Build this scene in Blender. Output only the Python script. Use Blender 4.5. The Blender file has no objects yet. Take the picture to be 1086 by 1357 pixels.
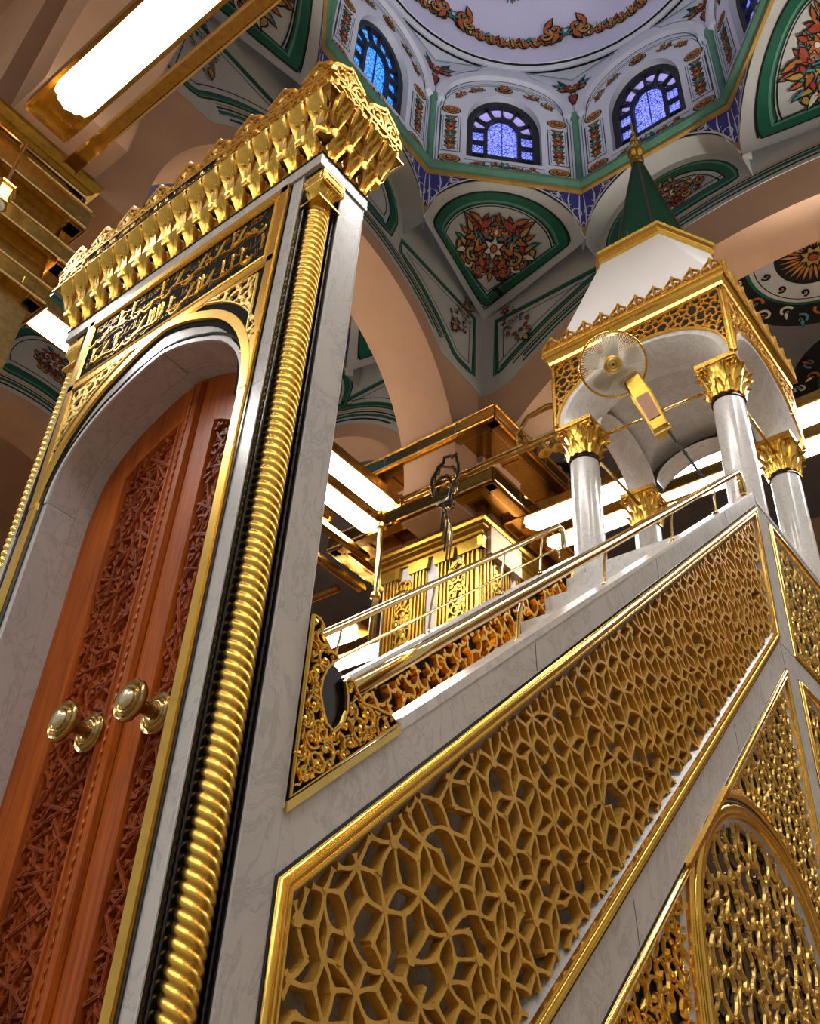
import bpy, bmesh, math, random
from mathutils import Vector, Matrix
from mathutils.geometry import tessellate_polygon, delaunay_2d_cdt
random.seed(7)
SC = bpy.context.scene
COL = SC.collection
PI = math.pi
D = 1.8        # pulpit unit in metres
H = 17.0       # height of the octagon cornice above the eye
EYE = 0.7      # eye height above the carpet (everything is shifted up by this at the end)

# ---------------------------------------------------------------- camera
cam_d = bpy.data.cameras.new('camera')
cam = bpy.data.objects.new('camera', cam_d)
COL.objects.link(cam)
cam_d.sensor_fit = 'HORIZONTAL'
cam_d.sensor_width = 36.0
cam_d.lens = 1316.14 / 1086 * 36.0
cam_d.clip_end = 200
_r = Vector((0.6163809, -0.78561132, 0.05375348))
_d = Vector((0.50155545, 0.33905559, -0.79591673))
_f = Vector((0.60705577, 0.51754822, 0.60301503))
cam.matrix_world = Matrix(((_r.x, -_d.x, -_f.x, 0), (_r.y, -_d.y, -_f.y, 0), (_r.z, -_d.z, -_f.z, 0), (0, 0, 0, 1)))
SC.camera = cam

# ---------------------------------------------------------------- world and exposure
W = bpy.data.worlds.new('world')
SC.world = W
W.use_nodes = True
W.node_tree.nodes['Background'].inputs[0].default_value = (1.0, 0.95, 0.90, 1)
W.node_tree.nodes['Background'].inputs[1].default_value = 0.40
SC.view_settings.view_transform = 'Standard'
SC.view_settings.look = 'None'
SC.view_settings.gamma = 1
SC.view_settings.exposure = 0.0
SC.view_settings.use_curve_mapping = False
LAMP = 36.0     # brightness of the fluorescent lamps

# ---------------------------------------------------------------- materials
def _new(name):
    m = bpy.data.materials.new(name)
    m.use_nodes = True
    nt = m.node_tree
    b = nt.nodes['Principled BSDF']
    return m, nt, b

def _tex(nt, scale=(1, 1, 1), obj=True):
    tc = nt.nodes.new('ShaderNodeTexCoord')
    mp = nt.nodes.new('ShaderNodeMapping')
    mp.inputs['Scale'].default_value = scale
    nt.links.new(tc.outputs['Object'], mp.inputs[0])
    return mp.outputs[0]

def _noise(nt, vec, scale, detail=4, rough=.5, dist=0):
    n = nt.nodes.new('ShaderNodeTexNoise')
    n.inputs['Scale'].default_value = scale
    n.inputs['Detail'].default_value = detail
    n.inputs['Roughness'].default_value = rough
    n.inputs['Distortion'].default_value = dist
    nt.links.new(vec, n.inputs['Vector'])
    return n.outputs['Fac']

def _ramp(nt, fac, stops):
    r = nt.nodes.new('ShaderNodeValToRGB')
    el = r.color_ramp.elements
    while len(el) > 1:
        el.remove(el[-1])
    el[0].position = stops[0][0]
    el[0].color = (*stops[0][1], 1)
    for p, c in stops[1:]:
        e = el.new(p)
        e.color = (*c, 1)
    nt.links.new(fac, r.inputs[0])
    return r.outputs[0]

def _bump(nt, b, fac, strength=.2, dist=.01):
    bp = nt.nodes.new('ShaderNodeBump')
    bp.inputs['Strength'].default_value = strength
    bp.inputs['Distance'].default_value = dist
    nt.links.new(fac, bp.inputs['Height'])
    nt.links.new(bp.outputs[0], b.inputs['Normal'])

def gold(name, col, rough=.25, var=.25, bump=0., metal=1.0, nscale=14):
    m, nt, b = _new(name)
    v = _tex(nt)
    n = _noise(nt, v, nscale, 5, .6)
    c2 = tuple(x * (1 - var) for x in col)
    nt.links.new(_ramp(nt, n, [(.3, c2), (.65, col)]), b.inputs['Base Color'])
    b.inputs['Metallic'].default_value = metal
    b.inputs['Roughness'].default_value = rough
    if bump:
        _bump(nt, b, _noise(nt, v, 55, 3), bump, .01)
    return m

def flat(name, col, rough=.6, spec=.3, var=.0, nscale=6, metal=0.):
    m, nt, b = _new(name)
    if var:
        v = _tex(nt)
        c2 = tuple(x * (1 - var) for x in col)
        nt.links.new(_ramp(nt, _noise(nt, v, nscale, 5, .6), [(.3, c2), (.7, col)]), b.inputs['Base Color'])
    else:
        b.inputs['Base Color'].default_value = (*col, 1)
    b.inputs['Roughness'].default_value = rough
    b.inputs['Specular IOR Level'].default_value = spec
    b.inputs['Metallic'].default_value = metal
    return m

def marble(name, base, vein, rough=.18, scale=2.2):
    m, nt, b = _new(name)
    v = _tex(nt, (1, 1, .6))
    warp = nt.nodes.new('ShaderNodeTexNoise')
    warp.inputs['Scale'].default_value = scale
    warp.inputs['Detail'].default_value = 6
    nt.links.new(v, warp.inputs['Vector'])
    mixv = nt.nodes.new('ShaderNodeMix')
    mixv.data_type = 'VECTOR'
    mixv.inputs['Factor'].default_value = .35
    nt.links.new(v, mixv.inputs[4])
    nt.links.new(warp.outputs['Color'], mixv.inputs[5])
    n = _noise(nt, mixv.outputs[1], scale * 4.5, 9, .68, .8)
    cloud = _noise(nt, v, scale * 1.3, 4, .5)
    c1 = _ramp(nt, n, [(.36, tuple(x * .93 for x in base)), (.455, base), (.49, vein), (.52, base), (.72, tuple(min(1, x * 1.05) for x in base))])
    mx = nt.nodes.new('ShaderNodeMix')
    mx.data_type = 'RGBA'
    mx.blend_type = 'MULTIPLY'
    mx.inputs['Factor'].default_value = 1
    nt.links.new(c1, mx.inputs[6])
    nt.links.new(_ramp(nt, cloud, [(.25, (.86, .86, .87)), (.7, (1, 1, 1))]), mx.inputs[7])
    nt.links.new(mx.outputs[2], b.inputs['Base Color'])
    b.inputs['Roughness'].default_value = rough
    b.inputs['Specular IOR Level'].default_value = .5
    return m

def wood(name, dark, light, rough=.32):
    m, nt, b = _new(name)
    v = _tex(nt, (22, 22, 1.1))
    n = _noise(nt, v, 3.2, 6, .6, .6)
    v2 = _tex(nt, (2, 2, .8))
    n2 = _noise(nt, v2, 2.5, 3)
    add = nt.nodes.new('ShaderNodeMath')
    add.operation = 'MULTIPLY_ADD'
    add.inputs[1].default_value = .6
    nt.links.new(n, add.inputs[0])
    mul = nt.nodes.new('ShaderNodeMath')
    mul.operation = 'MULTIPLY'
    mul.inputs[1].default_value = .4
    nt.links.new(n2, mul.inputs[0])
    nt.links.new(mul.outputs[0], add.inputs[2])
    nt.links.new(_ramp(nt, add.outputs[0], [(.32, dark), (.62, light)]), b.inputs['Base Color'])
    b.inputs['Roughness'].default_value = rough
    b.inputs['Specular IOR Level'].default_value = .22
    b.inputs['Coat Weight'].default_value = .08
    b.inputs['Coat Roughness'].default_value = .2
    _bump(nt, b, n, .12, .004)
    return m

def emis(name, col, strength):
    m, nt, b = _new(name)
    b.inputs['Base Color'].default_value = (*col, 1)
    b.inputs['Emission Color'].default_value = (*col, 1)
    b.inputs['Emission Strength'].default_value = strength
    return m

def pane_mat(name, col, strength, scale):
    # leaded glass lit by the daylight outside
    m, nt, b = _new(name)
    v = _tex(nt)
    vo = nt.nodes.new('ShaderNodeTexVoronoi')
    vo.feature = 'DISTANCE_TO_EDGE'
    vo.inputs['Scale'].default_value = scale
    nt.links.new(v, vo.inputs['Vector'])
    c = _ramp(nt, vo.outputs['Distance'], [(.03, tuple(x * .05 for x in col)), (.10, col), (.3, tuple(min(1, x * 1.25) for x in col))])
    nt.links.new(c, b.inputs['Emission Color'])
    b.inputs['Emission Strength'].default_value = strength
    nt.links.new(c, b.inputs['Base Color'])
    b.inputs['Roughness'].default_value = .2
    return m

M = {}
M['gold'] = gold('gold_leaf', (.86, .53, .10), .24, .18)
M['gold_satin'] = gold('gold_satin', (.86, .54, .10), .34, .12)
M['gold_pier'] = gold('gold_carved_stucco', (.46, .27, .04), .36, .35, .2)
M['gold_cast'] = gold('gold_cast', (.80, .48, .085), .30, .30, .25)
M['gold_lattice'] = gold('gold_lattice_paint', (.74, .43, .075), .42, .25, .12, .40)
M['gold_pale'] = gold('gold_pale', (.82, .58, .17), .36, .25, .12)
M['gold_dark'] = gold('gold_dark_metal', (.62, .37, .09), .22, .35, .0)
M['brass'] = gold('polished_brass', (.86, .62, .26), .13, .12)
M['bronze'] = gold('old_bronze', (.50, .33, .12), .25, .4)
M['marble'] = marble('grey_marble', (.60, .575, .54), (.47, .455, .43))
M['marble_white'] = marble('white_marble', (.70, .68, .65), (.56, .55, .54), .2, 1.4)
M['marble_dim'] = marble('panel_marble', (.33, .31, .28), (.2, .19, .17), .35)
M['black'] = flat('black_granite', (.008, .008, .009), .12, .6)
M['ink'] = flat('black_line', (.012, .011, .010), .6, .2)
M['plate_black'] = flat('dark_plaque', (.010, .010, .007), .75, .05, .4)
M['wood'] = wood('varnished_wood', (.18, .028, .0018), (.52, .115, .006), .38)
M['wood_carved'] = wood('carved_wood', (.12, .018, .0015), (.38, .072, .005), .42)
M['plaster'] = flat('beige_plaster', (.50, .315, .195), .8, .2, .12, 1.2)
M['plaster_grey'] = flat('grey_plaster', (.47, .475, .44), .8, .2, .14, 1.4)
M['dome_paint'] = flat('dome_lilac_paint', (.62, .62, .80), .8, .2, .10, .8)
M['drum_paint'] = flat('drum_pale_paint', (.60, .62, .72), .8, .2, .10, 1.2)
M['green'] = flat('green_paint', (.010, .105, .052), .6, .3, .25, 3)
M['green_pale'] = flat('pale_green_paint', (.10, .25, .165), .6, .3, .25, 3)
M['teal'] = flat('teal_paint', (.06, .24, .24), .6, .3, .3, 5)
M['orange'] = flat('orange_paint', (.46, .13, .03), .6, .3, .35, 6)
M['red'] = flat('red_paint', (.34, .05, .025), .6, .3, .3, 6)
M['ochre'] = flat('ochre_paint', (.46, .27, .06), .6, .3, .3, 6)
M['cream'] = flat('cream_paint', (.62, .58, .48), .7, .2, .15, 5)
M['blue'] = flat('blue_paint', (.05, .055, .34), .6, .3, .25, 3)
M['white'] = flat('white_paint', (.74, .75, .78), .6, .3)
M['roof_white'] = flat('white_roof', (.78, .75, .72), .55, .3, .05, 2)
M['spire_green'] = flat('green_spire', (.006, .090, .034), .5, .15, .15, 3)
M['rib_brown'] = flat('brown_rib', (.10, .06, .02), .4, .5, .2, 8, .5)
M['frame_dark'] = flat('window_frame_dark', (.012, .013, .018), .5, .3)
M['pane_blue'] = pane_mat('window_blue', (.04, .24, .85), 1.5, 13.0)
M['pane_lilac'] = pane_mat('window_lilac', (.17, .21, .95), 1.3, 13.0)
M['pane_clear'] = pane_mat('window_clear', (.40, .36, .80), .55, 2.5)
M['lamp'] = emis('fluorescent_lamp', (1.0, .98, .955), LAMP)
M['carpet'] = flat('brown_carpet', (.24, .17, .12), .95, .1, .3, 20)
M['glass_dark'] = flat('dark_glass', (.02, .015, .015), .05, .7)
M['wire'] = flat('fan_wire', (.62, .55, .42), .35, .5, 0, 1, .8)
M['blade'] = flat('fan_blade', (.55, .50, .40), .4, .4)
M['rubber'] = flat('black_rubber', (.02, .02, .02), .5, .4)

# ---------------------------------------------------------------- mesh helpers
class MB:
    """collects vertices and faces (with material slots) and links them as one mesh object"""
    def __init__(s):
        s.v, s.f, s.m = [], [], []
    def add(s, vs, fs, mi=0):
        o = len(s.v)
        s.v.extend(vs)
        for f in fs:
            s.f.append([i + o for i in f])
            s.m.append(mi)
    def box(s, a, b, mi=0):
        x0, y0, z0 = a
        x1, y1, z1 = b
        s.add([Vector(p) for p in ((x0, y0, z0), (x1, y0, z0), (x1, y1, z0), (x0, y1, z0), (x0, y0, z1), (x1, y0, z1), (x1, y1, z1), (x0, y1, z1))],
              [(0, 3, 2, 1), (4, 5, 6, 7), (0, 1, 5, 4), (1, 2, 6, 5), (2, 3, 7, 6), (3, 0, 4, 7)], mi)
    def prism(s, poly, fr, d0, d1, holes=(), mi=0, back=True):
        """polygon (with holes) in the frame fr, extruded from depth d0 to d1"""
        loops = [list(poly)] + [list(h) for h in holes]
        tri = tessellate_polygon([[Vector((p[0], p[1], 0)) for p in l] for l in loops])
        flatl = [p for l in loops for p in l]
        n = len(flatl)
        vs = [fr(p[0], p[1], d0) for p in flatl] + [fr(p[0], p[1], d1) for p in flatl]
        fs = [tuple(i + n for i in t) for t in tri]
        if back:
            fs += [tuple(reversed(t)) for t in tri]
        k = 0
        for l in loops:
            for i in range(len(l)):
                j = (i + 1) % len(l)
                fs.append((k + i, k + j, k + j + n, k + i + n))
            k += len(l)
        s.add(vs, fs, mi)
    def grid(s, rows, mi=0, closed_u=False, closed_v=False):
        nr, nc = len(rows), len(rows[0])
        vs = [p for r in rows for p in r]
        fs = []
        for i in range(nr - (0 if closed_v else 1)):
            for j in range(nc - (0 if closed_u else 1)):
                a, b = i, (i + 1) % nr
                c, d = j, (j + 1) % nc
                fs.append((a * nc + c, a * nc + d, b * nc + d, b * nc + c))
        s.add(vs, fs, mi)
    def tube(s, path, r, n=8, mi=0, cap=True, closed=False):
        path = [Vector(p) for p in path]
        rr = r if isinstance(r, (list, tuple)) else [r] * len(path)
        rings = []
        up = Vector((0, 0, 1))
        for i, p in enumerate(path):
            if closed:
                t = path[(i + 1) % len(path)] - path[i - 1]
            else:
                t = path[min(i + 1, len(path) - 1)] - path[max(i - 1, 0)]
            t.normalize()
            ref = up if abs(t.dot(up)) < .95 else Vector((1, 0, 0))
            a = t.cross(ref).normalized()
            b = a.cross(t)
            rings.append([p + (a * math.cos(2 * PI * k / n) + b * math.sin(2 * PI * k / n)) * rr[i] for k in range(n)])
        o = len(s.v)
        s.grid(rings, mi, True, closed)
        if cap and not closed:
            s.f.append([o + k for k in range(n)])
            s.m.append(mi)
            s.f.append([o + (len(path) - 1) * n + k for k in reversed(range(n))])
            s.m.append(mi)
    def lathe(s, prof, org, n=24, mi=0, axis=None, a0=0.0, sq=0):
        """profile of (radius, height) around an axis through org"""
        org = Vector(org)
        ax = Vector((0, 0, 1)) if axis is None else Vector(axis).normalized()
        ref = Vector((1, 0, 0)) if abs(ax.x) < .9 else Vector((0, 1, 0))
        e1 = (ref - ax * ref.dot(ax)).normalized()
        e2 = ax.cross(e1)
        rows = [[org + ax * h + (e1 * math.cos(a0 + 2 * PI * k / n) + e2 * math.sin(a0 + 2 * PI * k / n)) * r for k in range(n)] for r, h in prof]
        s.grid(rows, mi, True)
    def bar(s, a, b, w, h, up=None, mi=0):
        a, b = Vector(a), Vector(b)
        t = (b - a).normalized()
        u = Vector((0, 0, 1)) if up is None else Vector(up)
        if abs(t.dot(u)) > .97:
            u = Vector((1, 0, 0))
        sd = t.cross(u).normalized()
        uu = sd.cross(t)
        q = [(-w, -h), (w, -h), (w, h), (-w, h)]
        vs = [a + sd * x / 2 + uu * y / 2 for x, y in q] + [b + sd * x / 2 + uu * y / 2 for x, y in q]
        s.add(vs, [(0, 3, 2, 1), (4, 5, 6, 7), (0, 1, 5, 4), (1, 2, 6, 5), (2, 3, 7, 6), (3, 0, 4, 7)], mi)
    def strip(s, pts, w, fr, d0, d1, mi=0, top=.55, closed=False):
        """a raised strap along a 2D polyline; w may be a list; top is the width share of the crown"""
        n = len(pts)
        ws = w if isinstance(w, (list, tuple)) else [w] * n
        L, R, LT, RT = [], [], [], []
        for i in range(n):
            if closed:
                p0, p1 = pts[i - 1], pts[(i + 1) % n]
            else:
                p0, p1 = pts[max(0, i - 1)], pts[min(n - 1, i + 1)]
            tx, ty = p1[0] - p0[0], p1[1] - p0[1]
            l = math.hypot(tx, ty) or 1e-9
            nx, ny = -ty / l * ws[i] / 2, tx / l * ws[i] / 2
            x, y = pts[i]
            L.append(fr(x + nx, y + ny, d0))
            R.append(fr(x - nx, y - ny, d0))
            LT.append(fr(x + nx * top, y + ny * top, d1))
            RT.append(fr(x - nx * top, y - ny * top, d1))
        vs = L + LT + RT + R
        fs = []
        for i in range(n if closed else n - 1):
            j = (i + 1) % n
            for a in range(3):
                fs.append((a * n + i, a * n + j, (a + 1) * n + j, (a + 1) * n + i))
        if not closed:
            fs.append((0, n, 2 * n, 3 * n))
            fs.append((n - 1, 4 * n - 1, 3 * n - 1, 2 * n - 1))
        s.add(vs, fs, mi)
    def dot(s, c, r, fr, d0, d1, n=8, mi=0):
        vs, fs = [], []
        for rr, dd in ((r, d0), (r * .75, d0 + (d1 - d0) * .8)):
            vs += [fr(c[0] + rr * math.cos(2 * PI * k / n), c[1] + rr * math.sin(2 * PI * k / n), dd) for k in range(n)]
        vs.append(fr(c[0], c[1], d1))
        for k in range(n):
            j = (k + 1) % n
            fs.append((k, j, n + j, n + k))
            fs.append((n + k, n + j, 2 * n))
        s.add(vs, fs, mi)
    def data(s, name, mats, smooth=False, fix=True):
        me = bpy.data.meshes.new(name)
        me.from_pydata([tuple(p) for p in s.v], [], s.f)
        if not isinstance(mats, (list, tuple)):
            mats = [mats]
        for m in mats:
            me.materials.append(M[m])
        if len(mats) > 1:
            me.polygons.foreach_set('material_index', s.m)
        if fix:
            bm = bmesh.new()
            bm.from_mesh(me)
            bmesh.ops.recalc_face_normals(bm, faces=bm.faces)
            bm.to_mesh(me)
            bm.free()
        if smooth:
            me.shade_smooth()
            if smooth != True:
                try:
                    me.set_sharp_from_angle(angle=math.radians(smooth))
                except Exception:
                    pass
        me.update()
        return me

def centre(o):
    """move the object's origin to the middle of its mesh, keeping it in place"""
    me = o.data
    n = len(me.vertices)
    if not n:
        return
    lo = Vector((1e9,) * 3)
    hi = -lo
    for v in me.vertices:
        for k in range(3):
            lo[k] = min(lo[k], v.co[k])
            hi[k] = max(hi[k], v.co[k])
    c = Vector(((lo.x + hi.x) / 2, (lo.y + hi.y) / 2, lo.z))
    me.transform(Matrix.Translation(-c))
    o.location = c

WORLD = {}      # world position of every object made here
def link(name, me, parent=None, loc=None):
    o = bpy.data.objects.new(name, me)
    COL.objects.link(o)
    if loc is None:
        centre(o)
    else:
        o.location = loc
    WORLD[o.name] = o.location.copy()
    if parent is not None:
        o.parent = parent
        o.location = WORLD[o.name] - WORLD[parent.name]
    return o

def tag(o, label=None, cat=None, group=None, kind=None):
    if label: o['label'] = label
    if cat: o['category'] = cat
    if group: o['group'] = group
    if kind: o['kind'] = kind
    return o

def thing(name, loc, label, cat, group=None, kind=None):
    o = bpy.data.objects.new(name, None)
    COL.objects.link(o)
    o.empty_display_size = .1
    o.location = loc
    WORLD[o.name] = Vector(loc)
    return tag(o, label, cat, group, kind)

def part(name, mb, mats, parent=None, smooth=False, fix=True, label=None, kind=None):
    o = link(name, mb.data(name, mats, smooth, fix), parent)
    return tag(o, label, None, None, kind)

def copy_tree(o, off, parent=None):
    """a copy of a thing with copies of its parts, moved by off"""
    c = o.copy()
    COL.objects.link(c)
    if parent is None:
        c.location = o.location + Vector(off)
    else:
        c.parent = parent
    WORLD[c.name] = WORLD[o.name] + Vector(off)
    for ch in o.children:
        copy_tree(ch, off, c)
    return c

# ---------------------------------------------------------------- 2D helpers
def offset_poly(poly, d):
    """move the edges of a closed polygon inwards by d"""
    n = len(poly)
    area = sum(poly[i][0] * poly[(i + 1) % n][1] - poly[(i + 1) % n][0] * poly[i][1] for i in range(n))
    sg = 1 if area > 0 else -1
    out = []
    for i in range(n):
        p0, p, p1 = poly[i - 1], poly[i], poly[(i + 1) % n]
        a = (p[0] - p0[0], p[1] - p0[1])
        b = (p1[0] - p[0], p1[1] - p[1])
        la, lb = math.hypot(*a) or 1e-9, math.hypot(*b) or 1e-9
        na = (-a[1] / la * sg, a[0] / la * sg)
        nb = (-b[1] / lb * sg, b[0] / lb * sg)
        m = (na[0] + nb[0], na[1] + nb[1])
        k = max(.3, (m[0] * m[0] + m[1] * m[1]) / 2)
        out.append((p[0] + m[0] / k * d, p[1] + m[1] / k * d))
    return out

def inside(p, poly):
    x, y = p
    r = False
    n = len(poly)
    j = n - 1
    for i in range(n):
        xi, yi = poly[i]
        xj, yj = poly[j]
        if (yi > y) != (yj > y) and x < (xj - xi) * (y - yi) / (yj - yi) + xi:
            r = not r
        j = i
    return r

def moulding(mb, poly, fr, prof, mi=0):
    """bands round a closed polygon; prof = (inward offset, height) steps"""
    loops = [[fr(q[0], q[1], h) for q in offset_poly(poly, o)] for o, h in prof]
    mb.grid(loops, mi, True)

def arc(cx, cy, rx, ry, a0, a1, n):
    return [(cx + rx * math.cos(a0 + (a1 - a0) * i / n), cy + ry * math.sin(a0 + (a1 - a0) * i / n)) for i in range(n + 1)]

def spiral(cx, cy, r, a0, turns, n=14, sgn=1, r0=.12):
    out = []
    for i in range(n + 1):
        t = i / n
        a = a0 + sgn * turns * 2 * PI * t
        q = r * (r0 + (1 - r0) * t)
        out.append((cx + q * math.cos(a), cy + q * math.sin(a)))
    return out

def keep_runs(pts, poly):
    """pieces of a polyline that lie inside the polygon"""
    runs, cur = [], []
    for p in pts:
        if inside(p, poly):
            cur.append(p)
        else:
            if len(cur) > 1: runs.append(cur)
            cur = []
    if len(cur) > 1: runs.append(cur)
    return runs

def star_lattice(mb, poly, fr, s, w, d0, d1, seed=1, jit=.10, mi=0, skip=0.0):
    """knobbly star strapwork: six-armed stars with forked arms on a triangular net"""
    rnd = random.Random(seed)
    xs = [p[0] for p in poly]; ys = [p[1] for p in poly]
    x0, x1, y0, y1 = min(xs) - s, max(xs) + s, min(ys) - s, max(ys) + s
    hh = s * math.sqrt(3) / 2
    nodes = {}
    for j in range(int((y1 - y0) / hh) + 2):
        for i in range(int((x1 - x0) / s) + 2):
            nodes[i, j] = (x0 + (i + .5 * (j % 2)) * s + rnd.uniform(-jit, jit) * s, y0 + j * hh + rnd.uniform(-jit, jit) * s)
    tris = []
    for (i, j) in nodes:
        o = j % 2
        for t in (((i, j), (i + 1, j), (i + o, j + 1)), ((i + 1, j), (i + 1 + o, j + 1), (i + o, j + 1))):
            if all(k in nodes for k in t):
                tris.append(t)
    segs = []
    edges = {}
    def lerp(a, b, t): return (a[0] + (b[0] - a[0]) * t, a[1] + (b[1] - a[1]) * t)
    for t in tris:
        P = [nodes[k] for k in t]
        c = (sum(p[0] for p in P) / 3, sum(p[1] for p in P) / 3)
        if not (x0 < c[0] < x1 and y0 < c[1] < y1): continue
        for a in range(3):
            k1, k2 = t[a], t[(a + 1) % 3]
            e = (min(k1, k2), max(k1, k2))
            edges[e] = 1
            A, B = nodes[e[0]], nodes[e[1]]
            m1, m2 = lerp(A, B, .37), lerp(A, B, .63)
            segs.append((m1, c))
            segs.append((m2, c))
    for e in edges:
        A, B = nodes[e[0]], nodes[e[1]]
        segs.append((A, lerp(A, B, .37)))
        segs.append((B, lerp(A, B, .63)))
    for a, b in segs:
        if rnd.random() < skip: continue
        n = 8
        dx, dy = b[0] - a[0], b[1] - a[1]
        bend = rnd.uniform(-.09, .09)
        pts = []
        for i in range(n + 1):
            t = i / n
            q = bend * math.sin(PI * t)
            pts.append((a[0] + dx * t - dy * q, a[1] + dy * t + dx * q))
        for r in keep_runs(pts, poly):
            ws = [w * rnd.uniform(.80, 1.15) * (.82 + .75 * (2 * i / (len(r) - 1) - 1) ** 4) for i in range(len(r))]
            mb.strip(r, ws, fr, d0, d1 + rnd.uniform(-.0022, 0), mi, .8)
    for k, p in nodes.items():
        if inside(p, poly):
            mb.prism([(p[0] + w * 1.15 * math.cos(q * PI / 3), p[1] + w * 1.15 * math.sin(q * PI / 3)) for q in range(6)], fr, d0, d1 + .0008, mi=mi, back=False)

def lace(mb, poly, fr, cell, w, d0, d1, seed=1, mi=0, stretch=(1, 1), top=.45, blobs=.5):
    """arabesque openwork: curling stems round irregular eyes, with buds"""
    rnd = random.Random(seed)
    xs = [p[0] for p in poly]; ys = [p[1] for p in poly]
    cx, cy = cell * stretch[0], cell * stretch[1]
    pts = []
    y = min(ys) - cy
    r = 0
    while y < max(ys) + cy:
        x = min(xs) - cx + (r % 2) * cx / 2
        while x < max(xs) + cx:
            pts.append(Vector((x + rnd.uniform(-.33, .33) * cx, y + rnd.uniform(-.33, .33) * cy)))
            x += cx
        y += cy * .87
        r += 1
    v, e, f, *_ = delaunay_2d_cdt(pts, [], [], 0, 1e-7)
    cc = []
    nb = {}
    for k, t in enumerate(f):
        a, b, c = v[t[0]], v[t[1]], v[t[2]]
        dd = 2 * (a.x * (b.y - c.y) + b.x * (c.y - a.y) + c.x * (a.y - b.y))
        if abs(dd) < 1e-12:
            cc.append((a.x, a.y))
        else:
            ux = (a.length_squared * (b.y - c.y) + b.length_squared * (c.y - a.y) + c.length_squared * (a.y - b.y)) / dd
            uy = (a.length_squared * (c.x - b.x) + b.length_squared * (a.x - c.x) + c.length_squared * (b.x - a.x)) / dd
            g = ((a.x + b.x + c.x) / 3, (a.y + b.y + c.y) / 3)
            cc.append((ux * .5 + g[0] * .5, uy * .5 + g[1] * .5))
        for i in range(3):
            q = (min(t[i], t[(i + 1) % 3]), max(t[i], t[(i + 1) % 3]))
            nb.setdefault(q, []).append(k)
    for q, ks in nb.items():
        if len(ks) != 2: continue
        a, b = cc[ks[0]], cc[ks[1]]
        dx, dy = b[0] - a[0], b[1] - a[1]
        if math.hypot(dx, dy) > cell * 2.5: continue
        bend = rnd.choice((-1, 1)) * rnd.uniform(.1, .32)
        n = 4
        P = [(a[0] + dx * i / n - dy * bend * math.sin(PI * i / n), a[1] + dy * i / n + dx * bend * math.sin(PI * i / n)) for i in range(n + 1)]
        for rr in keep_runs(P, poly):
            mb.strip(rr, [w * rnd.uniform(.8, 1.35) for _ in rr], fr, d0, d1 - rnd.random() * (d1 - d0) * .12, mi, top)
        if rnd.random() < blobs:
            # a bud curling into the eye
            mx, my = P[2]
            ln = math.hypot(dx, dy) or 1
            sg = rnd.choice((-1, 1))
            bx, by = mx - dy / ln * cell * .22 * sg, my + dx / ln * cell * .22 * sg
            if inside((bx, by), poly):
                mb.strip([(mx, my), ((mx + bx) / 2 + dx * .1, (my + by) / 2 + dy * .1), (bx, by)], [w * .9, w * 1.2, w * .5], fr, d0, d1, mi, top)

def scrolls(mb, poly, fr, cell, w, d0, d1, seed=1, mi=0):
    """rolled vine scrolls with leaves filling a polygon"""
    rnd = random.Random(seed)
    xs = [p[0] for p in poly]; ys = [p[1] for p in poly]
    y = min(ys)
    r = 0
    while y < max(ys) + cell:
        x = min(xs) + (r % 2) * cell / 2
        while x < max(xs) + cell:
            c = (x + rnd.uniform(-.2, .2) * cell, y + rnd.uniform(-.2, .2) * cell)
            a0 = rnd.uniform(0, 2 * PI)
            sg = rnd.choice((-1, 1))
            sp = spiral(c[0], c[1], cell * rnd.uniform(.5, .68), a0, rnd.uniform(.8, 1.25), 14, sg, .22)
            for q in keep_runs(sp, poly):
                mb.strip(q, [w * (.7 + .5 * i / len(q)) for i in range(len(q))], fr, d0, d1, mi, .5)
            if inside(c, poly):
                mb.dot(c, w * 1.0, fr, d0, d1, 6, mi)
            a = sp[-1]
            for k in range(2):
                an = rnd.uniform(0, 2 * PI)
                b = (a[0] + cell * .4 * math.cos(an), a[1] + cell * .4 * math.sin(an))
                mid = ((a[0] + b[0]) / 2 + cell * .06 * math.sin(an), (a[1] + b[1]) / 2 - cell * .06 * math.cos(an))
                for q in keep_runs([a, mid, b], poly):
                    mb.strip(q, [w * .7, w * 1.5, w * .4][:len(q)], fr, d0, d1, mi, .5)
            x += cell
        y += cell * .8
        r += 1

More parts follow.
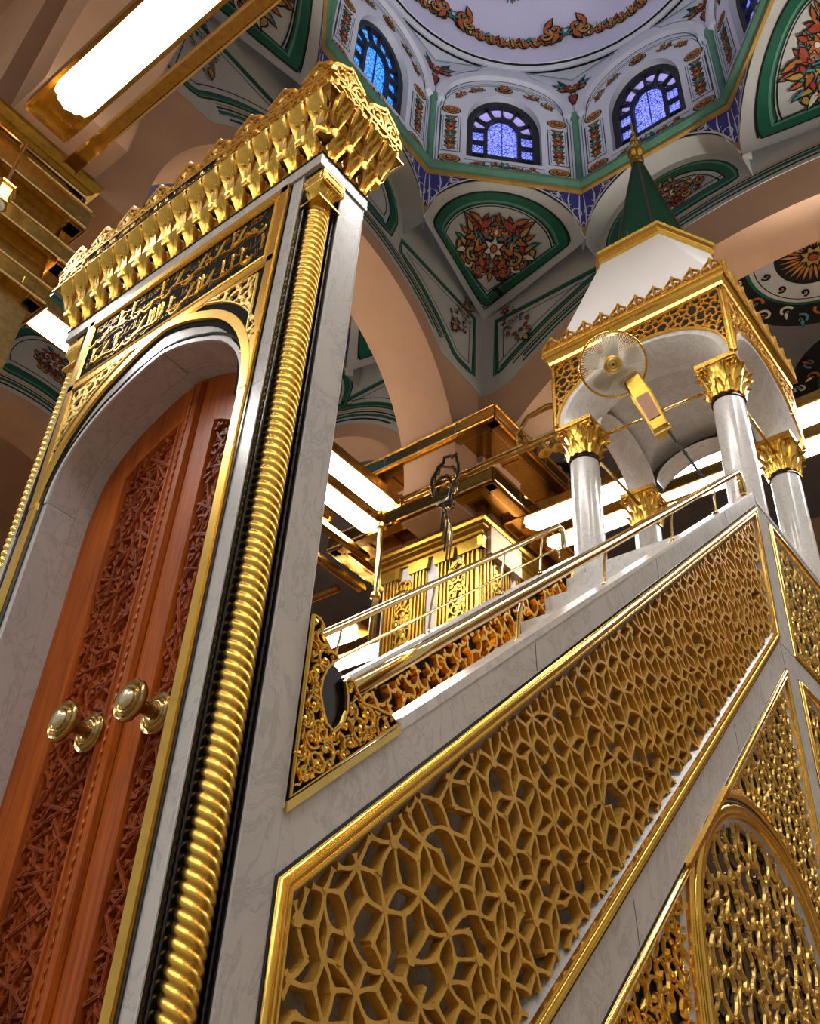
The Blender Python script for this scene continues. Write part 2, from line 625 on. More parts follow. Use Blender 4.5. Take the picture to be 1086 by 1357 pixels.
def calligraphy(mb, box, fr, lines, w, d0, d1, seed=1, mi=0):
    """flowing pen strokes of the inscription: uprights, bowls, long tails and dots"""
    rnd = random.Random(seed)
    x0, y0, x1, y1 = box
    lh = (y1 - y0) / lines
    for li in range(lines):
        by = y0 + li * lh + lh * .30
        x = x0 + lh * .1
        # gently waving base stroke
        n = 40
        base = [(x0 + (x1 - x0) * i / n, by + lh * .05 * math.sin(i * 1.3 + li)) for i in range(n + 1)]
        for a, b in ((2, 11), (13, 21), (22, 30), (31, 38)):
            mb.strip(base[a:b], w * .75, fr, d0, d1, mi, .5)
        while x < x1 - lh * .25:
            k = rnd.random()
            if k < .34:      # tall upright, pairs of uprights
                for q in range(rnd.choice((1, 2, 2))):
                    xx = x + q * lh * .15
                    mb.strip([(xx + lh * .05, by + lh * .62), (xx + lh * .02, by + lh * .45), (xx - lh * .01, by + lh * .15), (xx + lh * .02, by)], [w * 1.5, w * 1.2, w, w * .6], fr, d0, d1, mi, .5)
                x += lh * .34
            elif k < .6:    # bowl below the line
                r = lh * rnd.uniform(.16, .22)
                P = arc(x + r, by, r, r * 1.05, PI, 2 * PI, 8)
                mb.strip(P, [w * (.6 + .9 * math.sin(PI * i / 8)) for i in range(9)], fr, d0, d1, mi, .5)
                mb.dot((x + r, by + lh * .12), w * .7, fr, d0, d1, 4, mi)
                x += 2 * r + lh * .05
            elif k < .78:   # looped head
                r = lh * rnd.uniform(.08, .12)
                mb.strip(arc(x + r, by + r, r, r, -PI / 2, 1.4 * PI, 9), w, fr, d0, d1, mi, .5)
                x += 2.4 * r
            else:           # sweeping diagonal
                mb.strip([(x, by + lh * .55), (x + lh * .12, by + lh * .38), (x + lh * .22, by + lh * .1), (x + lh * .45, by + lh * .02)], [w * .6, w * 1.3, w * 1.3, w * .5], fr, d0, d1, mi, .5)
                mb.dot((x + lh * .3, by + lh * .42), w * .7, fr, d0, d1, 4, mi)
                x += lh * .42
            if rnd.random() < .45:
                xx = x - lh * .2
                yy = by + lh * rnd.uniform(.3, .55)
                mb.strip([(xx, yy), (xx + lh * .07, yy + lh * .06), (xx + lh * .14, yy)], w * .6, fr, d0, d1, mi, .5)

def strapwork(mb, poly, fr, s, w, d0, d1, seed=1, mi=0):
    """carved interlace: straight bars in five directions crossing over and under"""
    rnd = random.Random(seed)
    xs = [p[0] for p in poly]; ys = [p[1] for p in poly]
    y = min(ys)
    r = 0
    while y < max(ys) + s:
        x = min(xs) + (r % 2) * s / 2
        while x < max(xs) + s:
            a0 = rnd.choice((0, PI / 10))
            for k in range(5):
                a = a0 + k * PI / 5 + rnd.uniform(-.06, .06)
                o = rnd.uniform(-.25, .25) * s
                L = s * rnd.uniform(.5, .75)
                cx, cy = x - math.sin(a) * o, y + math.cos(a) * o
                n = 9
                P = [(cx + L * (i / n * 2 - 1) * math.cos(a), cy + L * (i / n * 2 - 1) * math.sin(a)) for i in range(n + 1)]
                hh = d0 + (d1 - d0) * rnd.uniform(.45, 1)
                for q in keep_runs(P, poly):
                    mb.strip(q, w * rnd.uniform(.8, 1.2), fr, d0, hh, mi, .55)
                    if len(q) > 3:
                        mb.strip(q[1:-1], w * .22, fr, hh - .001, hh + .0012, mi, .4)
            x += s
        y += s * .62
        r += 1

# ================================================================ painted ornament
OM = ['ink', 'green', 'green_pale', 'teal', 'orange', 'red', 'ochre', 'cream', 'blue', 'white', 'plaster_grey', 'drum_paint']
OI = {n: i for i, n in enumerate(OM)}
class Orn:
    """flat painted shapes on a surface given by fmap(u, v, lift)"""
    def __init__(s, fmap, k=1.0, lift=.006):
        s.f, s.mb, s.k, s.lift = fmap, MB(), k, lift
    def _p(s, u, v, l):
        return s.f(u, v, s.lift * (l + 1))
    def stroke(s, pts, w, c, l=0, closed=False):
        n = len(pts)
        ws = w if isinstance(w, (list, tuple)) else [w] * n
        A, B = [], []
        for i in range(n):
            if closed:
                p0, p1 = pts[i - 1], pts[(i + 1) % n]
            else:
                p0, p1 = pts[max(0, i - 1)], pts[min(n - 1, i + 1)]
            tx, ty = p1[0] - p0[0], p1[1] - p0[1]
            q = math.hypot(tx, ty) or 1e-9
            nx, ny = -ty / q * ws[i] / 2, tx / q * ws[i] / 2
            A.append(s._p(pts[i][0] + nx, pts[i][1] + ny, l))
            B.append(s._p(pts[i][0] - nx, pts[i][1] - ny, l))
        s.mb.grid([A, B], OI[c], closed)
    def poly(s, pts, c, l=0):
        s.mb.add([s._p(u, v, l) for u, v in pts], [list(range(len(pts)))], OI[c])
    def ell(s, x, y, rx, ry, c, l=0, n=10, rot=0):
        ca, sa = math.cos(rot), math.sin(rot)
        s.poly([(x + rx * math.cos(t) * ca - ry * math.sin(t) * sa, y + rx * math.cos(t) * sa + ry * math.sin(t) * ca) for t in (2 * PI * i / n for i in range(n))], c, l)
    def leaf(s, x, y, ang, ln, wd, c, l=0, ink=.12):
        def shape(L, Wd, o):
            ca, sa = math.cos(ang), math.sin(ang)
            P = [(-o, 0), (L * .25, -Wd * .5), (L * .6, -Wd * .42), (L + o, 0), (L * .6, Wd * .42), (L * .25, Wd * .5)]
            return [(x + a * ca - b * sa, y + a * sa + b * ca) for a, b in P]
        s.poly(shape(ln, wd * (1 + 2 * ink) + ln * .06, ln * ink), 'ink', l)
        s.poly(shape(ln * .95, wd * .8, 0), c, l + 1)
    def curl(s, x, y, r, a0, turns, c, l=0, sg=1, w=.3):
        P = spiral(x, y, r, a0, turns, 12, sg, .2)
        s.stroke(P, [r * w * 1.6] * 13, 'ink', l)
        s.stroke(P, [r * w * (.6 + .5 * i / 12) for i in range(13)], c, l + 1)
        s.ell(x, y, r * .26, r * .26, 'ink', l + 1, 7)
        s.ell(x, y, r * .17, r * .17, 'ochre', l + 2, 6)
    def flower(s, x, y, r, c1, c2, l=0, n=6, a0=0):
        for k in range(n):
            s.leaf(x, y, a0 + 2 * PI * k / n, r, r * .62, c1, l)
        s.ell(x, y, r * .4, r * .4, 'ink', l + 2, 8)
        s.ell(x, y, r * .30, r * .30, c2, l + 3, 8)
    def medallion(s, x, y, rx, ry, l=0):
        for q, c, k in ((1, 'ink', 0), (.88, 'ochre', 1), (.66, 'ink', 2), (.58, 'orange', 3), (.34, 'ink', 4), (.22, 'ochre', 5)):
            s.ell(x, y, rx * q, ry * q, c, l + k, 16)
    def bouquet(s, x, y, w, h, seed=1, rot=0, n=16):
        """a mirrored cluster of scrolls, leaves and rosettes; w half-width, h height from y-h/2 to y+h/2"""
        rnd = random.Random(seed)
        cr, sr = math.cos(rot), math.sin(rot)
        def T(a, b): return (x + a * cr - b * sr, y + a * sr + b * cr)
        cols = ('orange', 'red', 'ochre', 'orange', 'teal', 'cream', 'red')
        for k in range(n):
            t = k / n
            b = h * (t - .5) * .95
            wid = w * (1 - abs(2 * t - .8) ** 1.5 * .75)
            a = wid * rnd.uniform(.25, .95)
            r = min(w, h) * rnd.uniform(.13, .2)
            tn = rnd.uniform(.7, 1.2)
            a0 = rnd.uniform(0, 2 * PI)
            c = rnd.choice(cols)
            for sg in (-1, 1):
                p = T(a * sg, b)
                s.curl(p[0], p[1], r, rot + (a0 if sg > 0 else PI - a0), tn, c, (k % 3) * 2, sg, .4)
            la = rnd.uniform(0, 2 * PI)
            c = rnd.choice(cols)
            for sg in (-1, 1):
                p = T((a + r * .6) * sg, b + r)
                s.leaf(p[0], p[1], rot + (la if sg > 0 else PI - la), r * 1.7, r * .8, c, 3 + (k % 2) * 2)
        for k, q in enumerate((-.30, .0, .30)):
            p = T(0, h * q)
            s.flower(p[0], p[1], min(w, h) * (.24, .30, .22)[k], ('red', 'cream', 'orange')[k], ('teal', 'orange', 'cream')[k], 8, 6, rot + .5)
        p = T(0, h * .46)
        s.leaf(p[0], p[1], rot + PI / 2, h * .18, h * .11, 'red', 8)
        p = T(0, -h * .44)
        s.leaf(p[0], p[1], rot - PI / 2, h * .16, h * .09, 'ochre', 8)
    def garland(s, pts, r, seed=1):
        """scrolls and leaves strung along a line"""
        rnd = random.Random(seed)
        s.stroke(pts, r * .5, 'ink', 0)
        s.stroke(pts, r * .28, 'ochre', 1)
        for i in range(1, len(pts) - 1):
            p = pts[i]
            tx, ty = pts[i + 1][0] - pts[i - 1][0], pts[i + 1][1] - pts[i - 1][1]
            an = math.atan2(ty, tx)
            sg = 1 if i % 2 else -1
            c = ('orange', 'red', 'ochre', 'teal')[i % 4] if rnd.random() < .8 else 'cream'
            s.curl(p[0] - math.sin(an) * r * .3 * sg, p[1] + math.cos(an) * r * .3 * sg, r * .8, an + PI * .5, .9, ('orange', 'ochre')[i % 2], 2, sg, .42)
            s.leaf(p[0], p[1], an + sg * 1.9, r * 1.1, r * .55, c, 4)
    def border(s, pts, w, closed=False, inner=1):
        """black, deep green and pale green lines side by side; inner gives the side of the pale line"""
        s.stroke(pts, w * 1.5, 'ink', 0, closed)
        s.stroke(pts, w * 1.22, 'green', 1, closed)
        n = len(pts)
        Q = []
        for i in range(n):
            p0, p1 = pts[max(0, i - 1)] if not closed else pts[i - 1], pts[min(n - 1, i + 1)] if not closed else pts[(i + 1) % n]
            tx, ty = p1[0] - p0[0], p1[1] - p0[1]
            q = math.hypot(tx, ty) or 1e-9
            Q.append((pts[i][0] - ty / q * w * .35 * inner, pts[i][1] + tx / q * w * .35 * inner))
        s.stroke(Q, w * .22, 'green_pale', 2, closed)
    def build(s, name, parent, kind=None):
        o = link(name, s.mb.data(name, OM, False, False), parent)
        return tag(o, None, None, None, kind)

# ================================================================ the domed bay
BX, BY, AP = .4155, .223, .2167
SIDE = .1795
XR, YL, XN, YS = .660, .468, .171, -.022
ZB = .905      # foot of the squinches
def hv(x, y, z): return Vector((x * H, y * H, z * H))

def wall_frame(axis, c, sgn):
    """frame on a wall plane: u along the wall, v up, depth along sgn (towards the bay)"""
    if axis == 'x':
        return lambda u, v, d: Vector((c * H + sgn * d, u * H, v * H))
    return lambda u, v, d: Vector((u * H, c * H + sgn * d, v * H))

def arch_wall(name, axis, c, sgn, u0, u1, uc, r, zc, r_out, thick, vb=.50, vt=1.0, clip=None, vb2=None, tri=True, lun=True):
    """a bay wall with a round arch, the grey painted field above it and its green outlines"""
    fr = wall_frame(axis, c, sgn)
    a0, a1 = PI, 0.0
    lo, hi = uc - r, uc + r
    if clip is not None:
        hi = clip
        a1 = math.acos((clip - uc) / r)
    A = arc(uc, zc, r, r, a0, a1, 40)
    lo_b = min(vb, zc)
    poly = [(u0, lo_b), (lo, lo_b)] + A + [(hi, vb), (u1, vb), (u1, vt), (u0, vt)]
    mb = MB()
    mb.prism(poly, fr, 0, -thick * H)
    w = part(name, mb, 'plaster', None, 40)
    tag(w, kind='structure')
    # grey field on the bay side, outside the second ring
    a1o = 0.0 if clip is None else math.acos(min(1, (u1 - uc) / r_out))
    A2 = arc(uc, zc, r_out, r_out, PI, a1o, 44)
    zlow = .775
    A2 = [p for p in A2 if p[1] >= zlow and u0 < p[0] <= u1]
    f = MB()
    f.prism([(u0, zlow)] + A2 + ([(u1, zlow)] if A2[-1][1] <= zlow + .03 and u1 - A2[-1][0] > .002 else []) + [(u1, vt), (u0, vt)], fr, 0, .012, back=False)
    part('painted_field', f, 'plaster_grey', w)
    o = Orn(lambda u, v, d: fr(u, v, d + .012))
    for rr, ww, cc in ((r_out + .006, .0025, 'ink'), (r_out + .012, .004, 'green'), (r_out + .0165, .002, 'ink'), (r_out + .020, .0015, 'ochre')):
        a_e = 0.0 if clip is None else math.acos(min(1, (u1 - uc) / rr))
        P = [p for p in arc(uc, zc, rr, rr, PI, a_e, 60) if p[1] > .80 and u0 < p[0] < u1]
        o.stroke(P, ww, cc, 0)
    if tri:
        for (ue, sg) in ((u1, -1), (u0, 1)):
            # spandrel triangle beside the corner, following the arch
            ro = r_out + .026
            def ring(u): return zc + math.sqrt(max(0, ro * ro - (u - uc) ** 2)) if abs(u - uc) < ro else zc
            ui = ue + sg * .018
            zt = ZB - .016
            P = []
            n = 14
            for i in range(n + 1):
                u = ui + sg * .14 * i / n
                z = ring(u)
                if z > zt: break
                P.append((u, max(z, .795)))
            if len(P) < 3: continue
            P += [(P[-1][0], zt), (ui, zt)]
            P = offset_poly(P, .001)
            o.border(P, .0055, True, 1 if sg < 0 else -1)
            Q = offset_poly(P, .010)
            o.stroke(Q, .0012, 'ink', 0, True)
            gx = (ui * 2 + P[-3][0]) / 3
            o.bouquet(ui + sg * .026, (zt + .83) / 2 + .012, .016, .080, 5 + int(ue * 100), sg * .42, 16)
    if lun:
        # lunette over the arch
        rr = SIDE / 2 - .018
        zc0 = ZB + .002
        b = max(zc + r_out + .028, ZB - .01)
        for q, ww in ((rr, .010),):
            ucl = BX if axis == 'y' else BY
            if abs(c - XR) < .3 or True:
                P = []
                for p in arc(ucl, zc0, q, q * .98, PI, 0, 40):
                    zr = zc + math.sqrt(max(0, (r_out + .030) ** 2 - (p[0] - uc) ** 2))
                    if p[1] > zr + .002: P.append((p[0], p[1]))
                if len(P) > 6:
                    Bm = []
                    for i in range(12):
                        u = P[-1][0] + (P[0][0] - P[-1][0]) * (i + .5) / 12
                        Bm.append((u, zc + math.sqrt(max(0, (r_out + .032) ** 2 - (u - uc) ** 2))))
                    L = P + Bm
                    o.border(L, ww, True, 1)
                    o.stroke(offset_poly(L, .013), .0014, 'ink', 0, True)
                    zz = sum(p[1] for p in P) / len(P)
                    o.bouquet(ucl, (b + ZB + rr) / 2 - .004, .040, .034, 3 + int(c * 50), 0, 12)
    o.build('painted_border', w)
    return w

def squinch(corner, name='squinch', parent=None):
    """conical corner vault between the diagonal arch and the corner of the bay"""
    sx, sy = corner
    nd = Vector((sx, sy, 0)).normalized()
    td = Vector((sx, -sy, 0)).normalized()
    base = Vector((BX, BY, 0)) + nd * AP
    V = Vector((BX + sx * (XR - BX), BY + sy * (YL - BY), ZB - .004))
    rx, ry, q = SIDE / 2 - .001, .088, .068
    def A(t): return base + td * (rx * math.cos(t)) + Vector((0, 0, ZB + ry * math.sin(t)))
    def S(t, s):
        p = A(t) * (1 - s) + V * s
        # slightly domed between the ribs
        bul = math.sin(PI * s) * math.sin(t) * .012
        return p + (nd * .6 + Vector((0, 0, 1))) * bul
    mb = MB()
    mb.grid([[S(PI * i / 36, j / 10) * H for i in range(37)] for j in range(11)])
    o = part(name, mb, 'plaster_grey', parent, True, False)
    inw = (-nd + Vector((0, 0, -.8))).normalized()
    def fm(u, v, d):
        # picture coordinates: arc of half-width rx above, point (0,-q) below
        dx, dy = u, v + q
        # ray (0,-q)+k(dx,dy) against the ellipse
        a = (dx / rx) ** 2 + (dy / ry) ** 2
        b = 2 * (-q) * dy / ry ** 2
        c = (q / ry) ** 2 - 1
        disc = max(0, b * b - 4 * a * c)
        k = (-b + math.sqrt(disc)) / (2 * a) if a > 1e-12 else 1
        ex, ey = k * dx, -q + k * dy
        t = math.atan2(max(ey, 0) / ry, ex / rx)
        s = 1 - 1 / k if k > 1e-9 else 1
        s = min(max(s, .0), .985)
        e = .01
        tt = min(max(t, .02), PI - .02)
        du = S(tt + e, min(s, .9)) - S(tt - e, min(s, .9))
        dw = S(tt, min(s, .9) + e) - S(tt, min(s, .9) - e)
        nn = du.cross(dw).normalized()
        if nn.dot(Vector((BX, BY, ZB - .25)) - S(tt, min(s, .9))) < 0: nn = -nn
        return S(t, s) * H + nn * (d + .006)
    orn = Orn(fm, 1, .007)
    g = .80
    def outline(g, low):
        P = arc(0, 0, rx * g, ry * g, .10, PI - .10, 30)
        l = P[-1]
        r = P[0]
        bot = (0, -q * low)
        n = 8
        P += [(l[0] + (bot[0] - l[0]) * i / n, l[1] + (bot[1] - l[1]) * i / n) for i in range(1, n + 1)]
        P += [(bot[0] + (r[0] - bot[0]) * i / n, bot[1] + (r[1] - bot[1]) * i / n) for i in range(1, n)]
        return P
    orn.border(outline(.80, .66), .0095, True, 1)
    orn.stroke(outline(.88, .80), .0014, 'ink', 0, True)
    orn.stroke(outline(.70, .50), .0012, 'ink', 0, True)
    orn.bouquet(0, .014, .046, .064, 17, 0, 30)
    orn.build('painted_ornament', o)
    return o

def side_frames():
    """the eight sides of the octagon: centre direction, tangent"""
    for k in range(8):
        a = k * PI / 4
        n = Vector((math.cos(a), math.sin(a), 0))
        t = Vector((-math.sin(a), math.cos(a), 0))
        yield k, n, t

def octa_frame(n, t, dist=AP):
    o = Vector((BX, BY, 0)) + n * dist
    return lambda u, v, d: (o + t * u + Vector((0, 0, v))) * H - n * d

SEEN = (7, 0, 1, 2, 3)     # sides of the octagon that face the visitor

ceiling = thing('ceiling', hv(BX, BY, 1.24), 'pale lilac painted dome on an octagonal drum with arched windows', 'dome', None, 'structure')

def build_ring():
    for k, n, t in side_frames():
        fr = octa_frame(n, t)
        dep = .028 if k % 2 == 0 else .010
        hw = SIDE / 2
        A = arc(0, ZB, hw - .001, .090, PI, 0, 36)
        poly = [(-hw, ZB - .004)] + A + [(hw, ZB - .004), (hw, 1.0), (-hw, 1.0)]
        mb = MB()
        mb.prism(poly, fr, 0, -dep * H, back=False)
        o = part('ring_arch', mb, 'plaster_grey', ceiling, 40)
        if k not in SEEN: continue
        # blue corner fields with pen strokes of white lettering
        orn = Orn(fr, 1, .006)
        zt = .996
        for sg in (-1, 1):
            P = []
            for i in range(13):
                u = hw - i * hw / 15
                z = ZB + .090 * math.sqrt(max(0, 1 - (u / (hw - .001)) ** 2)) + .004
                if z > zt - .003: break
                P.append((u * sg, z))
            for i in range(len(P) - 1):
                orn.poly([P[i], P[i + 1], (P[i + 1][0], zt), (P[i][0], zt)], 'blue', 0)
            orn.stroke(P, .0022, 'white', 1)
            orn.stroke([(p[0], p[1] + .004) for p in P], .0014, 'ink', 1)
            orn.poly([(hw * sg, ZB + .006), (hw * sg, ZB + .022), ((hw - .010) * sg, ZB + .036)], 'ochre', 2)
            for i in range(0, len(P) - 2, 2):
                u = P[i][0]
                z0 = P[i][1] + .008
                hh = zt - .006 - z0
                if hh < .008: break
                du = -sg * hw / 9
                orn.stroke([(u + du * .35, z0), (u + du * .45, z0 + hh * .5), (u + du * .30, z0 + hh * .95)], [.0010, .0019, .0010], 'white', 2)
                orn.stroke([(u + du * .05, z0 + hh * .30), (u + du * .5, z0 + hh * .12), (u + du * 1.0, z0 + hh * .30), (u + du * 1.3, z0 + hh * .6)], [.0008, .0016, .0016, .0008], 'white', 2)
                if i % 4 == 0:
                    orn.stroke(arc(u + du * .75, z0 + hh * .5, .0055, min(.008, hh * .22), 0, 1.7 * PI, 8), .0013, 'white', 2)
        orn.stroke([(-hw, .9925), (hw, .9925)], .0025, 'ochre', 2)
        orn.build('blue_lettered_band', o)

def build_drum():
    zt = 1.242
    hw = SIDE / 2
    for k, n, t in side_frames():
        fr = octa_frame(n, t)
        W0, ZS, Z0, Z1 = .0455, 1.112, 1.036, 1.176
        hole = [(-W0, Z0), (W0, Z0)] + arc(0, ZS, W0, Z1 - ZS, 0, PI, 20)
        mb = MB()
        mb.prism([(-hw, 1.0), (hw, 1.0), (hw, zt), (-hw, zt)], fr, 0, -.030 * H, [hole])
        wl = part('drum_wall', mb, 'drum_paint', ceiling)
        if k not in SEEN: continue
        # raised arch band framing the side
        b = MB()
        P = [(-hw + .004, 1.148)] + arc(0, 1.150, hw - .008, .066, PI, 0, 30) + [(hw - .004, 1.148)]
        b.strip(P, .015, fr, 0, .10, 0, .7)
        part('arch_moulding', b, 'drum_paint', wl, 40)
        orn = Orn(fr, 1, .006)
        for dx in (.0, ):
            orn.stroke(arc(0, 1.150, hw - .016, .058, PI, 0, 30), .0012, 'ink', 0)
        # outline round the window band
        band_o = [(-.082, 1.010), (.082, 1.010)] + [(.082, 1.13)] + arc(0, 1.135, .079, .064, 0, PI, 24) + [(-.082, 1.13)]
        orn.stroke(band_o, .0014, 'teal', 0, True)
        orn.stroke(offset_poly(band_o, .0035), .0009, 'ink', 0, True)
        for sg in (-1, 1):
            x = .0655 * sg
            orn.medallion(x, 1.026, .0135, .0085)
            orn.medallion(x, 1.128, .0120, .0090)
            R = [(x - .0125, 1.040), (x + .0125, 1.040), (x + .0125, 1.114), (x - .0125, 1.114)]
            orn.poly(R, 'ink', 0)
            orn.poly(offset_poly(R, .0010), 'drum_paint', 1)
            orn.stroke(offset_poly(R, .0032), .0009, 'teal', 2, True)
            for i in range(6):
                zz = 1.049 + i * .0112
                orn.flower(x, zz, .0072, ('orange', 'red', 'teal')[i % 3], 'ochre', 3, 5, i * .7)
                for s2 in (-1, 1):
                    orn.leaf(x, zz + .004, PI / 2 + s2 * 1.0, .0085, .005, ('green', 'orange')[i % 2], 2)
            # sprays over the window
            for a in (58, 34):
                ar = math.radians(a)
                px, pz = .066 * math.cos(ar) * sg, 1.135 + .052 * math.sin(ar)
                G = [(.066 * math.cos(math.radians(a + q)) * sg, 1.135 + .052 * math.sin(math.radians(a + q))) for q in (-11, -6, -2, 2, 6, 11)]
                orn.garland(G, .0052, a)
        orn.medallion(0, 1.1885, .012, .0075)
        orn.flower(0, 1.1885, .0085, 'orange', 'ochre', 6, 6)
        B = [(-.048, 1.015), (.048, 1.015), (.048, 1.0285), (-.048, 1.0285)]
        orn.stroke(B, .0012, 'teal', 0, True)
        for sg in (-1, 1):
            orn.garland([(sg * (.004 + .0075 * i), 1.0218 + .0018 * math.sin(i * 2)) for i in range(6)], .0052, 7 + k)
        orn.flower(0, 1.0218, .0075, 'teal', 'cream', 6, 6)
        # flower in the corner fields beside the arches
        for sg in (-1, 1):
            T = [(hw * sg, 1.158)] + [(sg * (hw - .006 - .055 * i / 8), 1.150 + .075 * math.sqrt(max(0, 1 - ((hw - .006 - .055 * i / 8) / (hw - .004)) ** 2)) + .008) for i in range(1, 8)] + [(sg * .028, 1.2365), (hw * sg, 1.2365)]
            orn.stroke(T, .0016, 'teal', 0)
            orn.flower(sg * (hw - .004), 1.212, .010, 'red', 'ochre', 3, 8)
            for a in (20, 60, 100):
                orn.leaf(sg * (hw - .006), 1.212, PI / 2 + sg * math.radians(a + 20), .020, .008, ('teal', 'orange', 'green')[a % 3], 1)
            orn.leaf(sg * (hw - .002), 1.20, -PI / 2, .022, .008, 'red', 1)
        orn.build('painted_frieze', wl)
        # window
        wn = thing('window_%d' % (k + 1), fr(0, Z0, -.015 * H), None, None, None, 'structure')
        wf = MB()
        fo = hole
        fi = [(-W0 + .0085, Z0 + .011), (W0 - .0085, Z0 + .011)] + arc(0, ZS, W0 - .0085, Z1 - ZS - .0085, 0, PI, 20)
        wf.prism(fo, fr, -.15, -.40, [fi])
        # mullions: inner arch and spokes
        GW, GZ0, GZS, GZ1 = .0185, 1.060, 1.110, 1.139
        gi = [(-GW, GZ0), (GW, GZ0)] + arc(0, GZS, GW, GZ1 - GZS, 0, PI, 14)
        go = [(-GW - .0045, Z0), (GW + .0045, Z0)] + arc(0, GZS, GW + .0045, GZ1 - GZS + .0045, 0, PI, 14)
        wf.prism(go, fr, -.17, -.38, [gi])
        spans = []
        for sg in (-1, 1):
            for zz in (1.060, 1.086, 1.113):
                wf.strip([(sg * GW, zz), (sg * W0, zz)], .0035, fr, -.38, -.17)
            for a in (28, 62):
                ar = math.radians(a)
                wf.strip([(sg * GW * math.cos(ar), GZS + .029 * math.sin(ar)), (sg * .046 * math.cos(ar), ZS + .064 * math.sin(ar))], .0032, fr, -.38, -.17)
        wf.strip([(0, GZ1), (0, Z1)], .0035, fr, -.38, -.17)
        wf.strip([(0, GZ0), (0, GZ1)], .0012, fr, -.36, -.22)
        part('window_frame', wf, 'frame_dark', wn)
        pm = 'pane_blue' if k in (2, 3) else 'pane_lilac'
        g = MB()
        g.prism(gi, fr, -.26, -.30)
        part('pane', g, pm, wn)
        for sg in (-1, 1):
            for z0, z1 in ((1.0618, 1.0842), (1.0878, 1.1112)):
                g = MB()
                g.prism([(sg * (GW + .0045), z0), (sg * (W0 - .0085), z0), (sg * (W0 - .0085), z1), (sg * (GW + .0045), z1)], fr, -.26, -.30)
                part('pane', g, pm, wn)
            for a, b2 in ((2, 26), (30, 60), (64, 88)):
                A1 = [math.radians(a + (b2 - a) * i / 4) for i in range(5)]
                q = [(sg * (GW + .005) * math.cos(x), GZS + .034 * math.sin(x)) for x in A1] + [(sg * (W0 - .009) * math.cos(x), ZS + .055 * math.sin(x)) for x in reversed(A1)]
                g = MB()
                g.prism(q, fr, -.26, -.30)
                part('pane', g, 'pane_clear' if k not in (2, 3) else pm, wn)
    # pilasters at the corners, cornice and ring
    for k in range(8):
        a = PI / 8 + k * PI / 4
        R = AP / math.cos(PI / 8)
        p = Vector((BX + (R - .003) * math.cos(a), BY + (R - .003) * math.sin(a), 0))
        mb = MB()
        mb.lathe([(.0055, 1.008), (.0055, 1.014), (.0042, 1.016), (.0042, 1.140), (.0060, 1.143), (.0060, 1.150), (.003, 1.153)], p, 8)
        for v in range(len(mb.v)): mb.v[v] = mb.v[v] * H
        part('pilaster', mb, 'green_pale', ceiling, 40)
    mb = MB()
    def octloop(rad, z):
        return [Vector((BX + rad * math.cos(PI / 8 + i * PI / 4), BY + rad * math.sin(PI / 8 + i * PI / 4), z)) * H for i in range(8)]
    R = AP / math.cos(PI / 8)
    prof = [(R, .996), (R - .006, .997), (R - .010, 1.001), (R - .010, 1.006), (R - .006, 1.010), (R - .003, 1.0115), (R, 1.012)]
    mb.grid([octloop(a, b) for a, b in prof], 0, True)
    part('cornice', mb, 'green_pale', ceiling)
    mb = MB()
    mb.grid([octloop(a, b) for a, b in [(R, .990), (R - .004, .991), (R - .004, .9955), (R, .9965)]], 0, True)
    part('cornice_line', mb, 'ochre', ceiling)
    rd = .207
    n = 64
    def circ(r, z): return [Vector((BX + r * math.cos(2 * PI * i / n), BY + r * math.sin(2 * PI * i / n), z)) * H for i in range(n)]
    mb = MB()
    mb.grid([circ(.2346, 1.243), circ(.218, 1.240), circ(.2155, 1.239), circ(.2145, 1.2375), circ(.2125, 1.238), circ(.2115, 1.2405), circ(rd, 1.2425)], 0, True)
    part('ring_moulding', mb, 'drum_paint', ceiling, 30)
    for rr, zz, ww, c in ((.2095, 1.2405, .0012, 'ink'), (.219, 1.239, .0012, 'ink')):
        mb = MB()
        mb.grid([circ(rr - ww, zz), circ(rr - ww, zz + .001), circ(rr + ww, zz + .001), circ(rr + ww, zz)], 0, True, True)
        part('ring_line', mb, c, ceiling)
    mb = MB()
    def dome(th, ph, d=0):
        r = rd - d / H
        return Vector((BX + r * math.cos(ph) * math.cos(th), BY + r * math.cos(ph) * math.sin(th), 1.2425 + (.17 - d / H) * math.sin(ph))) * H
    mb.grid([[dome(2 * PI * i / 64, PI / 2 * j / 16) for i in range(64)] for j in range(17)], 0, True)
    dm = part('dome_shell', mb, 'dome_paint', ceiling, True, False)
    # garlands: u = angle * rd, v = meridian arc
    orn = Orn(lambda u, v, d: dome(u / rd, v / .19, d), 1, .012)
    for k in range(8):
        a = PI / 4 * k
        G = []
        for i in range(23):
            t = i / 22
            th = a - PI / 8 + PI / 4 * t
            G.append((th * rd, .042 - .016 * math.sin(PI * t) ** .7 + .012))
        orn.garland(G, .0098, k)
        for sg in (-1, 1):
            u0 = (a + sg * PI / 8) * rd
        c = (a + PI / 8) * rd
        for sg in (-1, 1):
            orn.curl(c + sg * .016, .058, .013, PI * .5 * (1 - sg) + .4 * sg, 1.1, 'orange', 6, sg, .38)
            orn.curl(c + sg * .028, .048, .010, PI * .5, .9, 'ochre', 6, -sg, .4)
            orn.leaf(c + sg * .01, .050, -PI / 2 + sg * .5, .022, .009, 'orange', 6)
            orn.leaf(c + sg * .026, .062, PI / 2 + sg * .5, .018, .009, 'orange', 6)
        orn.flower(c, .050, .010, 'teal', 'cream', 8, 6)
        # crowning bouquet higher up
        orn.bouquet(a * rd, .125, .026, .034, 40 + k, 0, 7)
    orn.build('painted_garland', dm)

